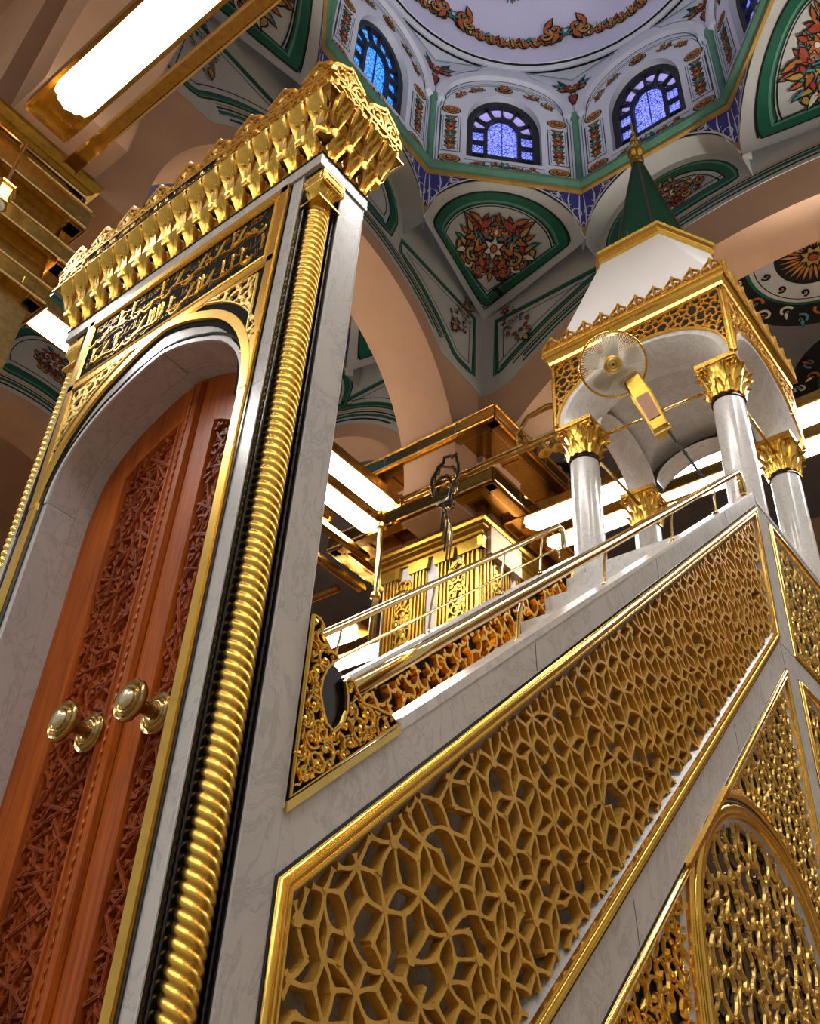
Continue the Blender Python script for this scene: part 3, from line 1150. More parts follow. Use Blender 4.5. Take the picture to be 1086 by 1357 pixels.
build_ring()
build_drum()
wall_far = arch_wall('wall_right', 'x', XR, -1, -.30, YL, .14, .40, .434, .452, .055, .56, 1.0, .455)
wall_left = arch_wall('wall_left', 'y', YL, -1, XN, XR, BX, .200, .638, .220, .067, .60)
wall_near = arch_wall('wall_near', 'x', XN, 1, YS, YL, BY, .200, .638, .220, .067, .60)
wall_south = arch_wall('wall_side', 'y', YS, 1, XN, XR, BX, .200, .638, .220, .067, .60, tri=False, lun=False)
for c in ((1, 1), (-1, 1), (1, -1)):
    squinch(c, 'squinch', ceiling)

# ================================================================ the pulpit gateway
X0 = .801
FL = -EYE / D          # floor in pulpit units
def dv(x, y, z): return Vector((x * D, y * D, z * D))
def front(u, v, d): return Vector(((X0 - d) * D, u * D, v * D))
def side(u, v, d): return Vector((u * D, (1 - d) * D, v * D))

gate = thing('pulpit_gateway', dv(.87, 1.43, FL), 'tall grey marble pulpit gateway with gold honeycomb cornice around the wooden doors', 'gateway')
YR, YLF, YC = 1.118, 1.700, 1.409
SPR, RISE = 1.255, .277
def arch_pt(t, off=0.0):
    hw = (YLF - YR) / 2 + off
    pt = .018 * max(0, 1 - abs(math.cos(t)) * 2.2)
    return (YC - hw * math.cos(t), SPR + (RISE - .018 + off) * math.sin(t) ** .92 + pt)

def gateway():
    T0, T1 = -.001, -.0715
    # marble: two jamb slabs and two arch slabs with joints at the springing and the crown
    g = .0012
    mb = MB(); mb.prism([(1.048, FL), (YR, FL), (YR, SPR - g), (1.048, SPR - g)], front, T0, T1)
    part('jamb_slab', mb, 'marble', gate)
    mb = MB(); mb.prism([(YLF, FL), (1.805, FL), (1.805, SPR - g), (YLF, SPR - g)], front, T0, T1)
    part('jamb_slab', mb, 'marble', gate)
    A = [arch_pt(PI / 2 * i / 16) for i in range(17)]
    A[-1] = (YC - g, A[-1][1])
    mb = MB(); mb.prism([(1.048, SPR)] + A + [(YC - g, 1.866), (1.048, 1.866)], front, T0, T1)
    part('arch_slab', mb, 'marble', gate, 40)
    A = [arch_pt(PI / 2 + PI / 2 * i / 16) for i in range(17)]
    A[0] = (YC + g, A[0][1])
    mb = MB(); mb.prism([(YC + g, 1.866)] + A + [(1.805, SPR), (1.805, 1.866)], front, T0, T1)
    part('arch_slab', mb, 'marble', gate, 40)
    # back slab with the broad side faces
    hole = [(YR, FL + .01)] + [arch_pt(PI * i / 32) for i in range(33)] + [(YLF, FL + .01)]
    mb = MB(); mb.prism([(1.0, FL), (1.862, FL), (1.862, 1.866), (1.0, 1.866)], front, -.072, -.142, [hole])
    part('side_slab', mb, 'marble', gate, 40)
    # polished light edges on the arrises
    mb = MB()
    mb.bar(dv(X0, 1.0485, FL), dv(X0, 1.0485, 1.866), .0025 * D, .0025 * D)
    mb.bar(dv(.8725, 1.0, FL), dv(.8725, 1.0, 1.866), .0025 * D, .0025 * D)
    mb.bar(dv(.943, 1.0, .5), dv(.943, 1.0, 1.866), .0022 * D, .0022 * D)
    part('polished_arris', mb, 'marble_white', gate)
    # black granite lining of the corner niches
    for y0, y1, sg in ((1.0, 1.048, 1), (1.862, 1.805, -1)):
        mb = MB()
        mb.box(dv(.8690, min(y0, y1) + .001, FL), dv(.8718, max(y0, y1) - .0005, 1.84))
        yb = 1.048 if sg > 0 else 1.805
        mb.box(dv(X0 + .002, min(yb, yb - sg * .003), FL), dv(.870, max(yb, yb - sg * .003), 1.84))
        part('granite_lining', mb, 'black', gate)
        # rope beading on the lining
        mb = MB()
        for (bx, by) in ((.812, 1.0435 if sg > 0 else 1.8095), (.8665, 1.008 if sg > 0 else 1.854)):
            n = 220
            mb.tube([dv(bx, by, .05 + 1.72 * i / n) for i in range(n + 1)], [(.0022 + .0014 * (i % 2)) * D for i in range(n + 1)], 6)
        part('granite_beading', mb, 'black', gate, True)
    # architrave
    mb = MB()
    mb.box(dv(X0 - .004, .996, 1.868), dv(.949, 1.90, 1.903))
    part('architrave', mb, 'marble', gate)
    mb = MB()
    mb.box(dv(X0 - .006, .994, 1.9035), dv(.951, 1.903, 1.9085))
    mb.box(dv(X0 + .006, 1.004, 1.858), dv(.872, 1.86, 1.8675))
    part('dark_joint', mb, 'ink', gate)
    # black fields behind the gilding
    mb = MB()
    C = [(1.100 + (1.75 - 1.100) * (1 - math.cos(PI * i / 30)) / 2, 0) for i in range(31)]
    def gb(t, off=0.0):
        return (1.425 - (.325 + off) * math.cos(t), SPR + (.349 + off) * math.sin(t) ** .95 + .02 * max(0, 1 - abs(math.cos(t)) * 2.5))
    band = [gb(PI * i / 36) for i in range(37)]
    mb.prism([(1.080, 1.20)] + [gb(PI * i / 36, -.026) for i in range(37)] + [(1.775, 1.20), (1.790, 1.20), (1.790, 1.862), (1.080, 1.862)], front, -.0015, .0012)
    part('black_field', mb, 'plate_black', gate)
    mb = MB()
    for P, w in (([(1.0835, FL), (1.0835, 1.86)], .005), ([(1.1145, FL), (1.1145, SPR)], .003), ([(1.7255, FL), (1.7255, SPR + .05)], .018), ([(1.7805, FL), (1.7805, 1.25)], .008), ([(1.786, 1.25), (1.789, 1.86)], .008)):
        mb.strip(P, w, front, 0, .0018, 0, .9)
    part('black_inlay', mb, 'black', gate)
    mb = MB()
    mb.strip([arch_pt(PI * i / 40, .018) for i in range(41)], .006, front, .0, .004, 0, .6)
    part('arch_fillet', mb, 'black', gate)
    # marble ring of the arch
    mb = MB()
    mb.strip([arch_pt(PI * i / 40, .006) for i in range(41)], .011, front, -.001, .0028, 0, .9)
    part('arch_ring', mb, 'marble_white', gate)
    # gold frame
    mb = MB()
    def gs(P, w): 
        mb.strip(P, w, front, 0, .006, 0, .82)
    gs([(1.100, FL), (1.100, 1.870)], .024)
    gs([(1.7475, FL), (1.7475, 1.25), (1.760, 1.40), (1.770, 1.62), (1.787 - .010, 1.870)], .026)
    gs([(1.090, 1.857), (1.790, 1.857)], .025)
    gs([(1.092, 1.625), (1.782, 1.625)], .022)
    part('gold_frame', mb, 'gold', gate)
    mb = MB()
    mb.strip(band, .026, front, 0, .007, 0, .8)
    part('gold_arch_band', mb, 'gold', gate, 40)
    mb = MB()
    R1 = [(1.116, 1.640), (1.762, 1.640), (1.766, 1.842), (1.116, 1.842)]
    moulding(mb, R1, front, [(0, .001), (.002, .006), (.006, .007), (.009, .003)])
    part('plaque_frame', mb, 'gold', gate)
    # inscription
    mb = MB()
    calligraphy(mb, (1.132, 1.656, 1.752, 1.830), front, 2, .0050, .001, .005, 4)
    part('inscription', mb, 'gold', gate)
    mb = MB()
    calligraphy(mb, (1.130, 1.660, 1.752, 1.834), front, 4, .0012, .001, .0020, 9)
    part('inscription_tracery', mb, 'bronze', gate)
    # spandrels
    for sg in (0, 1):
        if sg == 0:
            P = [gb(t, .030) for t in [.30 + .95 * i / 14 for i in range(15)]] + [(1.128, 1.602)]
            P[0] = (1.122, P[0][1])
        else:
            P = [gb(t, .028) for t in [PI - .42 - .85 * i / 14 for i in range(15)]] + [(1.746, 1.602)]
        mb = MB()
        lace(mb, offset_poly(P, .006), front, .030, .0115, .001, .006, 3 + sg, 0, (1, 1), .5, .9)
        mb.strip(offset_poly(P, .004), .006, front, .001, .005, 0, .5, True)
        part('spandrel_arabesque', mb, 'gold_pale', gate)

def spiral_column(yc, name_label):
    xc = .840
    col = thing_part('spiral_column', gate, dv(xc, yc, FL))
    r0 = .0245
    s = .0167
    starts = 4
    z0, z1 = FL + .02, 1.765
    mb = MB()
    nz = int((z1 - z0) / s * 7)
    nt = 44
    rows = []
    for i in range(nz + 1):
        z = z0 + (z1 - z0) * i / nz
        row = []
        for k in range(nt):
            th = 2 * PI * k / nt
            x = .5 * (starts * th + 2 * PI * z / s * 1.0)
            r = r0 * (.82 + .20 * abs(math.sin(x)) ** .55)
            row.append(dv(xc + r * math.cos(th), yc + r * math.sin(th), z))
        rows.append(row)
    mb.grid(rows, 0, True)
    part('shaft', mb, 'gold_satin', col, True)
    # capital: ring, fluted bell, cube
    mb = MB()
    mb.box(dv(xc - .034, yc - .034, 1.760), dv(xc + .030, yc + .020, 1.765))
    mb.lathe([(.020, 1.764), (.030, 1.766), (.031, 1.771), (.026, 1.776), (.021, 1.779)], dv(xc, yc, 0) / D, 24)
    n = 40
    rows = []
    for j in range(9):
        t = j / 8
        z = 1.779 + .040 * t
        row = []
        for k in range(n):
            th = 2 * PI * k / n + PI / 4
            sqr = 1 / max(abs(math.cos(th)), abs(math.sin(th)))
            q = (1 - t) + t * sqr
            fl = 1 + .07 * math.cos(th * 20) * math.sin(PI * t)
            r = (.020 + .013 * t ** 1.5) * q * fl
            row.append(Vector((xc + r * math.cos(th), yc + r * math.sin(th), z)))
        rows.append(row)
    mb.grid(rows, 0, True)
    def sq(h, z): return [Vector((xc + a * h, yc + b * h, z)) for a, b in ((1, 1), (-1, 1), (-1, -1), (1, -1))]
    mb.grid([sq(.033, 1.819), sq(.0335, 1.821), sq(.0335, 1.856), sq(.031, 1.858), sq(.0, 1.858)], 0, True)
    k = 8
    for i in range(k, len(mb.v)): mb.v[i] = mb.v[i] * D
    part('capital', mb, 'gold', col, 35)
    mb = MB()
    for ax in range(2):
        for a in (-.020, .020):
            pass
    for (dx, dy) in ((-.0345, 0), (0, -.0345)):
        px, py = xc + dx, yc + dy
        R = [(-.026, 1.826), (.026, 1.826), (.026, 1.852), (-.026, 1.852)]
        if dx: fr = lambda u, v, d: dv(xc - .0335 - d, yc + u, v)
        else: fr = lambda u, v, d: dv(xc + u, yc - .0335 - d, v)
        moulding(mb, R, fr, [(0, 0), (.002, .0015), (.004, .0)])
    part('capital_panel', mb, 'gold', col)
    return col

def thing_part(name, parent, loc):
    o = bpy.data.objects.new(name, None)
    COL.objects.link(o)
    o.empty_display_size = .1
    WORLD[o.name] = Vector(loc)
    o.parent = parent
    o.location = WORLD[o.name] - WORLD[parent.name]
    return o

def cell_mesh(w, h, p0, p1, dip, stub):
    """one honeycomb cell: a ribbed shell that narrows to a hexagonal drop"""
    mb = MB()
    rows = []
    nu, nv = 12, 9
    for j in range(nv + 1):
        v = j / nv
        sm = v * v * (3 - 2 * v)
        wid = w / 2 * (.50 + .50 * min(1, sm * 1.25))
        row = []
        for i in range(nu + 1):
            u = -1 + 2 * i / nu
            a = abs(u)
            out = p0 * .55 + (p1 - p0 * .55) * (.25 * v + .75 * v ** 1.8)
            rib = .016 * (a ** 3) * math.sin(PI * min(1, .12 + v * .88)) ** .8
            scoop = -.007 * math.sin(PI * min(1, a * 1.6)) * (1 - a) * math.sin(PI * v)
            nose = .007 * (1 - a) ** 2 * (1 - v)
            z = h * v - dip * (1 - v) ** 1.5 + .012 * a ** 2 * v * (1 - v) + (.010 * a if j == nv else 0)
            back = 1.0 if i not in (0, nu) else (.10 if v < .55 else .75)
            row.append(Vector((u * wid, -(out + rib + scoop + nose) * back, z)) * D)
        rows.append(row)
    mb.grid(rows)
    n = nu + 1
    lo = [Vector((rows[0][i].x, .0, rows[0][i].z)) for i in range(n)]
    mb.add(list(rows[0]) + lo, [(i, i + 1, n + i + 1, n + i) for i in range(nu)])
    if stub:
        k = len(mb.v)
        mb.lathe([(.0, -dip - .010), (w * .24, -dip - .010), (w * .29, -dip + .002), (w * .22, -dip + .014)], Vector((0, -p0 * .62, 0)), 6)
        for i in range(k, len(mb.v)): mb.v[i] = mb.v[i] * D
        fr = lambda u, v, d: Vector((u, -(p0 * .55 + (p1 - p0 * .55) * (.25 * v / h + .75 * (v / h) ** 1.8) + d), v)) * D
        for du, dz in ((0, .40), (-.16, .62), (.16, .62)):
            mb.dot((du * w, h * dz), w * .065, fr, -.004, .0035, 6)
    return mb.data('honeycomb_cell', 'gold_cast', 50)

def honeycomb():
    n = 16
    y0, y1 = .996, 1.900
    w = (y1 - y0) / n
    lo = cell_mesh(w, .062, .001, .026, .004, False)
    hi = cell_mesh(w * 1.04, .085, .020, .056, .014, True)
    def place(me, name, pos, rz):
        o = bpy.data.objects.new(name, me)
        COL.objects.link(o)
        WORLD[o.name] = pos
        o.parent = gate
        o.location = pos - WORLD[gate.name]
        o.rotation_euler = (0, 0, rz)
    # local -y is outwards: front faces -x (rotate -90), right side faces -y
    for i in range(n):
        place(lo, 'honeycomb_cell', dv(X0 - .004, y0 + (i + .5) * w, 1.909), -PI / 2)
    for i in range(n + 1):
        place(hi, 'honeycomb_cell', dv(X0 - .004, y0 + i * w, 1.972), -PI / 2)
    m = 3
    ws = .151 / m
    lo2 = cell_mesh(ws, .062, .001, .026, .004, False)
    hi2 = cell_mesh(ws * 1.04, .085, .020, .056, .014, True)
    for i in range(m):
        place(lo2, 'honeycomb_cell', dv(X0 - .002 + (i + .5) * ws, .996, 1.909), 0)
    for i in range(m + 1):
        place(hi2, 'honeycomb_cell', dv(X0 - .002 + i * ws, .996, 1.972), 0)
    for i in range(m):
        place(lo2, 'honeycomb_cell', dv(X0 - .002 + (i + .5) * ws, 1.90, 1.909), PI)
        place(hi2, 'honeycomb_cell', dv(X0 - .002 + i * ws, 1.90, 1.972), PI)
    # core behind the cells and corner cell
    mb = MB()
    def rect(e, z): return [dv(X0 - .003 - e, .997 - e, z), dv(.948 + e, .997 - e, z), dv(.948 + e, 1.899 + e, z), dv(X0 - .003 - e, 1.899 + e, z)]
    mb.grid([rect(0, 1.909), rect(.003, 1.96), rect(.024, 1.985), rect(.032, 2.03), rect(.045, 2.052), rect(.052, 2.058), rect(.052, 2.064)], 0, True)
    part('cornice_core', mb, 'gold_dark', gate)

def crest_module(w, h):
    """openwork palmette of the cresting, in the x-z plane, outwards -y"""
    mb = MB()
    fr = lambda u, v, d: Vector((u, -d, v)) * D
    d0, d1 = -.004, .005
    b = w * .115
    half = [(w * .49, 0), (w * .47, h * .22), (w * .33, h * .40), (w * .37, h * .55), (w * .22, h * .72), (w * .10, h * .84), (0, h)]
    out = half + [(-x, y) for x, y in reversed(half[:-1])]
    mb.strip(out, b, fr, d0, d1, 0, .6)
    mb.strip([(-w * .5, h * .03), (w * .5, h * .03)], h * .07, fr, d0, d1, 0, .7)
    for sg in (-1, 1):
        mb.strip([(x * sg, y) for x, y in spiral(w * .22, h * .24, w * .17, 0, 1.2, 12)], b * .8, fr, d0, d1, 0, .5)
        mb.strip([(x * sg, y) for x, y in ((w * .05, h * .08), (w * .12, h * .35), (w * .20, h * .52), (w * .08, h * .62), (0, h * .72))], b * .9, fr, d0, d1, 0, .5)
        mb.strip([(x * sg, y) for x, y in ((w * .36, h * .36), (w * .28, h * .5), (w * .16, h * .56))], b * .8, fr, d0, d1, 0, .5)
    mb.strip([(0, h * .05), (0, h * .95)], b * .8, fr, d0, d1, 0, .5)
    mb.dot((0, h * .5), b * 1.1, fr, d0, d1 + .002, 6)
    mb.dot((0, h), b * .8, fr, d0, d1, 6)
    return mb.data('crest_palmette', 'gold_cast')

def cresting():
    e = .056
    x0, x1 = X0 - .003 - e, .948 + .042
    y0, y1 = .997 - e + .006, 1.899 + e
    zb, zt = 2.060, 2.112
    mb = MB()
    mb.box(dv(x0, y0, zb), dv(x1, y1, zb + .007))
    mb.box(dv(x0 + .004, y0 + .004, zb + .007), dv(x1 - .004, y1 - .004, zt - .006))
    mb.box(dv(x0 - .001, y0 - .001, zt - .006), dv(x1, y1, zt))
    part('crest_band', mb, 'gold_cast', gate)
    ff = lambda u, v, d: dv(x0 + .004 - d, u, v)
    mb = MB()
    mb.prism([(1.33, zb + .009), (1.82, zb + .009), (1.82, zt - .008), (1.33, zt - .008)], ff, 0, .002)
    part('crest_plaque', mb, 'plate_black', gate)
    mb = MB()
    calligraphy(mb, (1.335, zb + .009, 1.815, zt - .006), ff, 1, .0035, .002, .004, 11)
    part('crest_lettering', mb, 'bronze', gate)
    for a, b in ((y0 + .01, 1.32), (1.83, y1 - .01)):
        mb = MB()
        lace(mb, [(a, zb + .009), (b, zb + .009), (b, zt - .008), (a, zt - .008)], ff, .028, .009, .0, .006, 5, 0, (1.3, .8))
        part('crest_scrollwork', mb, 'gold_cast', gate)
    mb = MB()
    fs = lambda u, v, d: dv(u, y0 + .004 - d, v)
    lace(mb, [(x0 + .01, zb + .009), (x1 - .01, zb + .009), (x1 - .01, zt - .008), (x0 + .01, zt - .008)], fs, .028, .009, .0, .006, 6, 0, (1.3, .8))
    part('crest_scrollwork', mb, 'gold_cast', gate)
    n = 9
    w = (y1 - y0) / n
    me = crest_module(w, .088)
    for i in range(n):
        o = bpy.data.objects.new('crest_palmette', me)
        COL.objects.link(o)
        p = dv(x0 + .005, y0 + (i + .5) * w, zt)
        o.parent = gate
        o.location = p - WORLD[gate.name]
        o.rotation_euler = (0, 0, -PI / 2)
    m = 2
    w2 = (x1 - x0) / m
    me2 = crest_module(w2, .088)
    for i in range(m):
        for yy in (y0 + .005, y1 - .005):
            o = bpy.data.objects.new('crest_palmette', me2)
            COL.objects.link(o)
            o.parent = gate
            o.location = dv(x0 + (i + .5) * w2, yy, zt) - WORLD[gate.name]

gateway()
spiral_column(1.025, 0)
spiral_column(1.858, 1)
honeycomb()
cresting()

M['brass_dark'] = gold('aged_brass', (.58, .40, .15), .24, .3)
M['ivory'] = gold('pale_brass', (.80, .70, .45), .30, .2, 0, .7)
# ---------------------------------------------------------------- the two door leaves
XD = -.104
def door_leaf(ya, yb, label, pan, hinge):
    leaf = thing('door_leaf', dv(.91, (ya + yb) / 2, FL), label, 'door', 'carved wooden pulpit doors')
    def top(y, off):
        c = (y - YC) / ((YLF - YR) / 2 - off)
        c = max(-1, min(1, c))
        return arch_pt(math.acos(-c), -off)[1] if abs(c) < 1 else SPR
    def outline(a, b, off):
        n = 16
        return [(a, FL + .012), (b, FL + .012)] + [(b + (a - b) * i / n, max(SPR - .0, top(b + (a - b) * i / n, off))) for i in range(n + 1)]
    body = outline(ya, yb, .0015)
    mb = MB(); mb.prism(body, front, XD - .022, XD - .012)
    part('backing_board', mb, 'wood_carved', leaf)
    P = outline(pan[0], pan[1], pan[2])
    P = [(y, z - .05 if z > 0 else FL + .25) for y, z in P]
    mb = MB(); mb.prism(body, front, XD - .012, XD, [P])
    part('stile_frame', mb, 'wood', leaf)
    mb = MB()
    moulding(mb, P, front, [(-.004, XD), (-.002, XD + .004), (.002, XD + .004), (.005, XD - .004), (.006, XD - .010)])
    part('panel_moulding', mb, 'wood', leaf)
    # carved strapwork
    mb = MB()
    Q = offset_poly(P, .005)
    strapwork(mb, Q, front, .072, .0105, XD - .012, XD + .001, 21 + int(ya * 10))
    part('carved_strapwork', mb, 'wood_carved', leaf)
    mb = MB()
    lace(mb, Q, front, .026, .006, XD - .012, XD - .007, 4, 0, (1, 1.2), .6, .6)
    part('carved_ground', mb, 'wood_carved', leaf)
    return leaf
MEET = 1.378
lf = door_leaf(MEET + .002, YLF - .001, 'carved wooden door leaf with cover strip, hinged on the broad marble jamb', (1.438, 1.592, .055), 1)
rt = door_leaf(YR + .001, MEET - .002, 'narrower carved wooden door leaf beside the gold jamb strip and thick spiral column', (1.185, 1.318, .075), -1)
# cover strip with rope edge on the wider leaf
mb = MB()
zt = arch_pt(math.acos((YC - MEET) / .291))[1] - .012
mb.strip([(MEET + .0155, FL + .012), (MEET + .0155, zt)], .026, front, XD, XD + .010, 0, .7)
mb.strip([(MEET + .036, FL + .012), (MEET + .036, zt)], .008, front, XD, XD + .006, 0, .7)
n = 260
mb.tube([dv(X0 - XD - .010 + .001 * math.cos(i * 1.7), MEET + .0270 + .0012 * math.sin(i * 1.7), .1 + (zt - .1) * i / n) for i in range(n + 1)], .0030 * D, 5)
part('cover_strip', mb, 'wood', lf)
def knob(leaf, y, z):
    k = thing_part('door_knob', leaf, front(y, z, XD))
    ax = (-1, 0, 0)
    mb = MB()
    r = D
    mb.lathe([(a * r, b * r) for a, b in ((.0, .0), (.038, .0), (.039, .004), (.0365, .008), (.033, .006), (.0305, .005), (.0295, .010), (.026, .012), (.023, .009), (.0215, .013), (.017, .015), (.012, .012))], front(y, z, XD), 36, 0, ax)
    part('rosette', mb, 'brass_dark', k, 60)
    mb = MB()
    mb.lathe([(a * r, b * r) for a, b in ((.012, .010), (.0115, .03), (.013, .042), (.022, .046), (.034, .052), (.0375, .057), (.037, .063), (.034, .066), (.030, .064), (.0275, .059), (.0265, .064), (.024, .0685), (.020, .068), (.0175, .063), (.0165, .068))], front(y, z, XD), 40, 0, ax)
    part('handle', mb, 'brass_dark', k, 60)
    mb = MB()
    mb.lathe([(a * r, b * r) for a, b in ((.0168, .066), (.0150, .0725), (.011, .0755), (.0, .0765))], front(y, z, XD), 28, 0, ax)
    part('boss', mb, 'ivory', k, True)
knob(lf, 1.466, .708)
knob(rt, 1.283, .698)

# ================================================================ the stair with its side walls
stair = thing('pulpit_staircase', dv(2.7, 1.45, FL), 'steep marble pulpit staircase with gold star lattice side panel', 'staircase')
SL = .893
def top_z(x): return .497 + SL * (x - .943)
LAT = [(.9445, -.30), (3.345, 1.930), (3.370, 2.587), (.9445, .407)]
PLAT = [(3.490, 1.930), (4.400, 1.930), (4.400, 2.575), (3.497, 2.575)]
ACX, ACZ, AR = 2.755, .620, .468
def slope(x): return 1.82 + .943 * (x - 3.35)
# tangent point of the arch with the sloping edge
tn = math.atan2(1, -.943)
TX, TZ = ACX + AR * math.cos(tn), ACZ + AR * math.sin(tn)
BOT = -.34
TRI1 = [(3.350, BOT), (3.350, 1.82), (TX + .15, slope(TX + .15))] + [(ACX + (AR + .004) * math.cos(a), ACZ + (AR + .004) * math.sin(a)) for a in [tn - .42 - (tn - .42 - .25) * i / 20 for i in range(21)]] + [(ACX + AR + .014, ACZ), (ACX + AR + .014, BOT)]
TRI2 = [(1.06, BOT), (ACX - AR - .008, BOT), (ACX - AR - .008, ACZ)] + [(ACX + (AR + .006) * math.cos(a), ACZ + (AR + .006) * math.sin(a)) for a in [PI - .1 - (PI - .1 - tn - .40) * i / 10 for i in range(11)]] + [(TX - .15, slope(TX - .15))]
ARCHP = [(ACX - AR, BOT), (ACX + AR, BOT)] + arc(ACX, ACZ, AR, AR, 0, PI, 40)
RT = [(3.475, BOT), (4.400, BOT), (4.400, 1.827), (3.475, 1.827)]

def frame_panel(poly, gw, depth, bevel, name, fill, back_mat, rec_mat='marble'):
    """black line, gold moulding and marble reveal round a recessed panel; returns the inner polygon"""
    mb = MB()
    moulding(mb, poly, side, [(.0, -.001), (.0, .0015), (.005, .0015), (.006, -.001)])
    part('black_line', mb, 'black', stair)
    mb = MB()
    g = gw
    moulding(mb, poly, side, [(.005, -.001), (.006, .004), (.005 + g * .18, .010), (.005 + g * .42, .0115), (.005 + g * .6, .009), (.005 + g * .66, .006), (.005 + g * .8, .008), (.005 + g * .95, .006), (.005 + g, -.004)])
    part('gold_frame', mb, 'gold', stair, 50)
    mb = MB()
    moulding(mb, poly, side, [(.005 + g, -.004), (.005 + g + bevel, -depth * .55), (.005 + g + bevel + .002, -depth)])
    part('panel_reveal', mb, rec_mat, stair)
    inner = offset_poly(poly, .005 + g + bevel * .30)
    mb = MB()
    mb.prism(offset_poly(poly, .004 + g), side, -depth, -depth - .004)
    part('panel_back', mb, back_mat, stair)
    mb = MB()
    fill(mb, inner)
    return mb

def staircase():
    body = [(.9435, FL), (4.50, FL), (4.50, 2.618), (3.455, 2.618), (3.372, 2.655), (.9435, .497)]
    mb = MB()
    mb.prism(body, side, 0, -.055, [LAT, PLAT, TRI1, TRI2, ARCHP, RT])
    part('side_wall', mb, 'marble', stair)
    # joints between the marble slabs
    J = [([(3.372, 2.650), (3.440, 2.580)], .003)] + [([(x, top_z(x)), (x + .005, top_z(x) - .078)], .002) for x in (1.62, 2.31, 2.98)]
    J += [([(3.345, 1.925), (3.352, 1.83)], .002), ([(3.352, 1.925), (3.478, 1.925)], .002)] + [([(x, slope(x) + .005), (x - .01, slope(x) + .095)], .002) for x in (2.0, 2.75)]
    for P, w in J:
        mb = MB()
        mb.strip(P, w, side, 0, .0005, 0, .9)
        part('slab_joint', mb, 'ink', stair)
    # polished coping along the stair
    cop = [(1.185, top_z(1.185) - .002), (3.372, 2.653), (3.385, 2.668), (1.185, top_z(1.185) + .022)]
    mb = MB()
    mb.prism(cop, side, .002, -.060)
    part('coping', mb, 'marble_white', stair)
    mb = MB()
    mb.prism([(3.385, 2.610), (4.50, 2.610), (4.50, 2.628), (3.385, 2.628)], side, .003, -.060)
    part('platform_edge', mb, 'marble_white', stair)
    # panels
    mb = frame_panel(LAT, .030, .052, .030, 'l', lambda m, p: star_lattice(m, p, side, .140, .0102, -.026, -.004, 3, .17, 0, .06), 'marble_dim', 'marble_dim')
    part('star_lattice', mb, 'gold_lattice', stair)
    mb = frame_panel(PLAT, .026, .022, .022, 'p', lambda m, p: lace(m, p, side, .060, .0115, -.012, -.005, 14, 0, (.9, 1.15), .6, .7), 'ink')
    part('arabesque', mb, 'gold_pale', stair)
    mb = frame_panel(TRI1, .022, .018, .024, 't', lambda m, p: lace(m, p, side, .046, .0092, -.011, -.004, 23, 0, (.9, 1.15), .5, .9), 'ink')
    part('arabesque', mb, 'gold_pale', stair)
    mb = frame_panel(TRI2, .022, .018, .024, 't', lambda m, p: (scrolls(m, p, side, .074, .0090, -.011, -.003, 5), lace(m, p, side, .080, .0060, -.011, -.006, 19, 0, (1, 1), .5, .5)), 'ink')
    part('arabesque', mb, 'gold_satin', stair)
    mb = frame_panel(ARCHP, .040, .026, .020, 'a', lambda m, p: lace(m, p, side, .072, .0105, -.015, -.007, 28, 0, (.75, 1.35), .6, .9), 'glass_dark')
    part('arabesque', mb, 'gold_pale', stair)
    mb = frame_panel(RT, .026, .022, .022, 'r', lambda m, p: lace(m, [q for q in p], side, .064, .0112, -.012, -.005, 38, 0, (.8, 1.25), .6, .9), 'ink')
    part('arabesque', mb, 'gold_pale', stair)
    # straight gold fillet where the arch touches the sloping edge
    mb = MB()
    mb.strip([(TX - .16, slope(TX - .16) - .012), (TX + .16, slope(TX + .16) - .012)], .020, side, 0, .0150, 0, .6)
    part('gold_fillet', mb, 'gold', stair)
    # steps
    n = 13
    x0, x1, z0, z1 = 1.0, 3.44, FL, 2.55
    for i in range(n):
        a = x0 + (x1 - x0) * i / n
        zt = z0 + .22 + (z1 - z0 - .22) * (i + .6) / n
        zt = min(zt, top_z(a) - .10)
        m2 = MB()
        m2.box(dv(a, 1.058, FL), dv(x0 + (x1 - x0) * (i + 1) / n - .001, 1.838, zt))
        part('step', m2, 'marble', stair)
    m2 = MB()
    m2.box(dv(3.44, 1.058, FL), dv(4.50, 1.838, 2.6275))
    part('platform', m2, 'marble', stair)
    # the opposite side wall with its inner lattice
    far = lambda u, v, d: Vector((u * D, (1.84 - d) * D, v * D))
    body = [(.9435, FL), (4.50, FL), (4.50, 2.618), (3.455, 2.618), (3.372, 2.655), (.9435, .497)]
    inn = [(1.20, top_z(1.20) - .26), (3.30, top_z(3.30) - .26), (3.30, top_z(3.30) - .085), (1.20, top_z(1.20) - .085)]
    mb = MB()
    mb.prism(body, far, 0, -.055, [inn])
    part('side_wall', mb, 'marble', stair)
    mb = MB()
    mb.prism([(1.0, top_z(1.0) - .002), (3.372, 2.653), (3.385, 2.668), (1.0, top_z(1.0) + .022)], far, .004, -.060)
    part('coping', mb, 'marble_white', stair)
    mb = MB()
    mb.prism(inn, far, -.03, -.035)
    part('panel_back', mb, 'ink', stair)
    mb = MB()
    moulding(mb, inn, far, [(-.016, 0), (-.012, .006), (-.004, .006), (0, 0), (.002, -.03)])
    part('gold_frame', mb, 'gold', stair)
    mb = MB()
    lace(mb, offset_poly(inn, .003), far, .070, .020, -.028, .002, 12, 0, (1, 1.1), .5, .6)
    part('arabesque', mb, 'gold', stair)

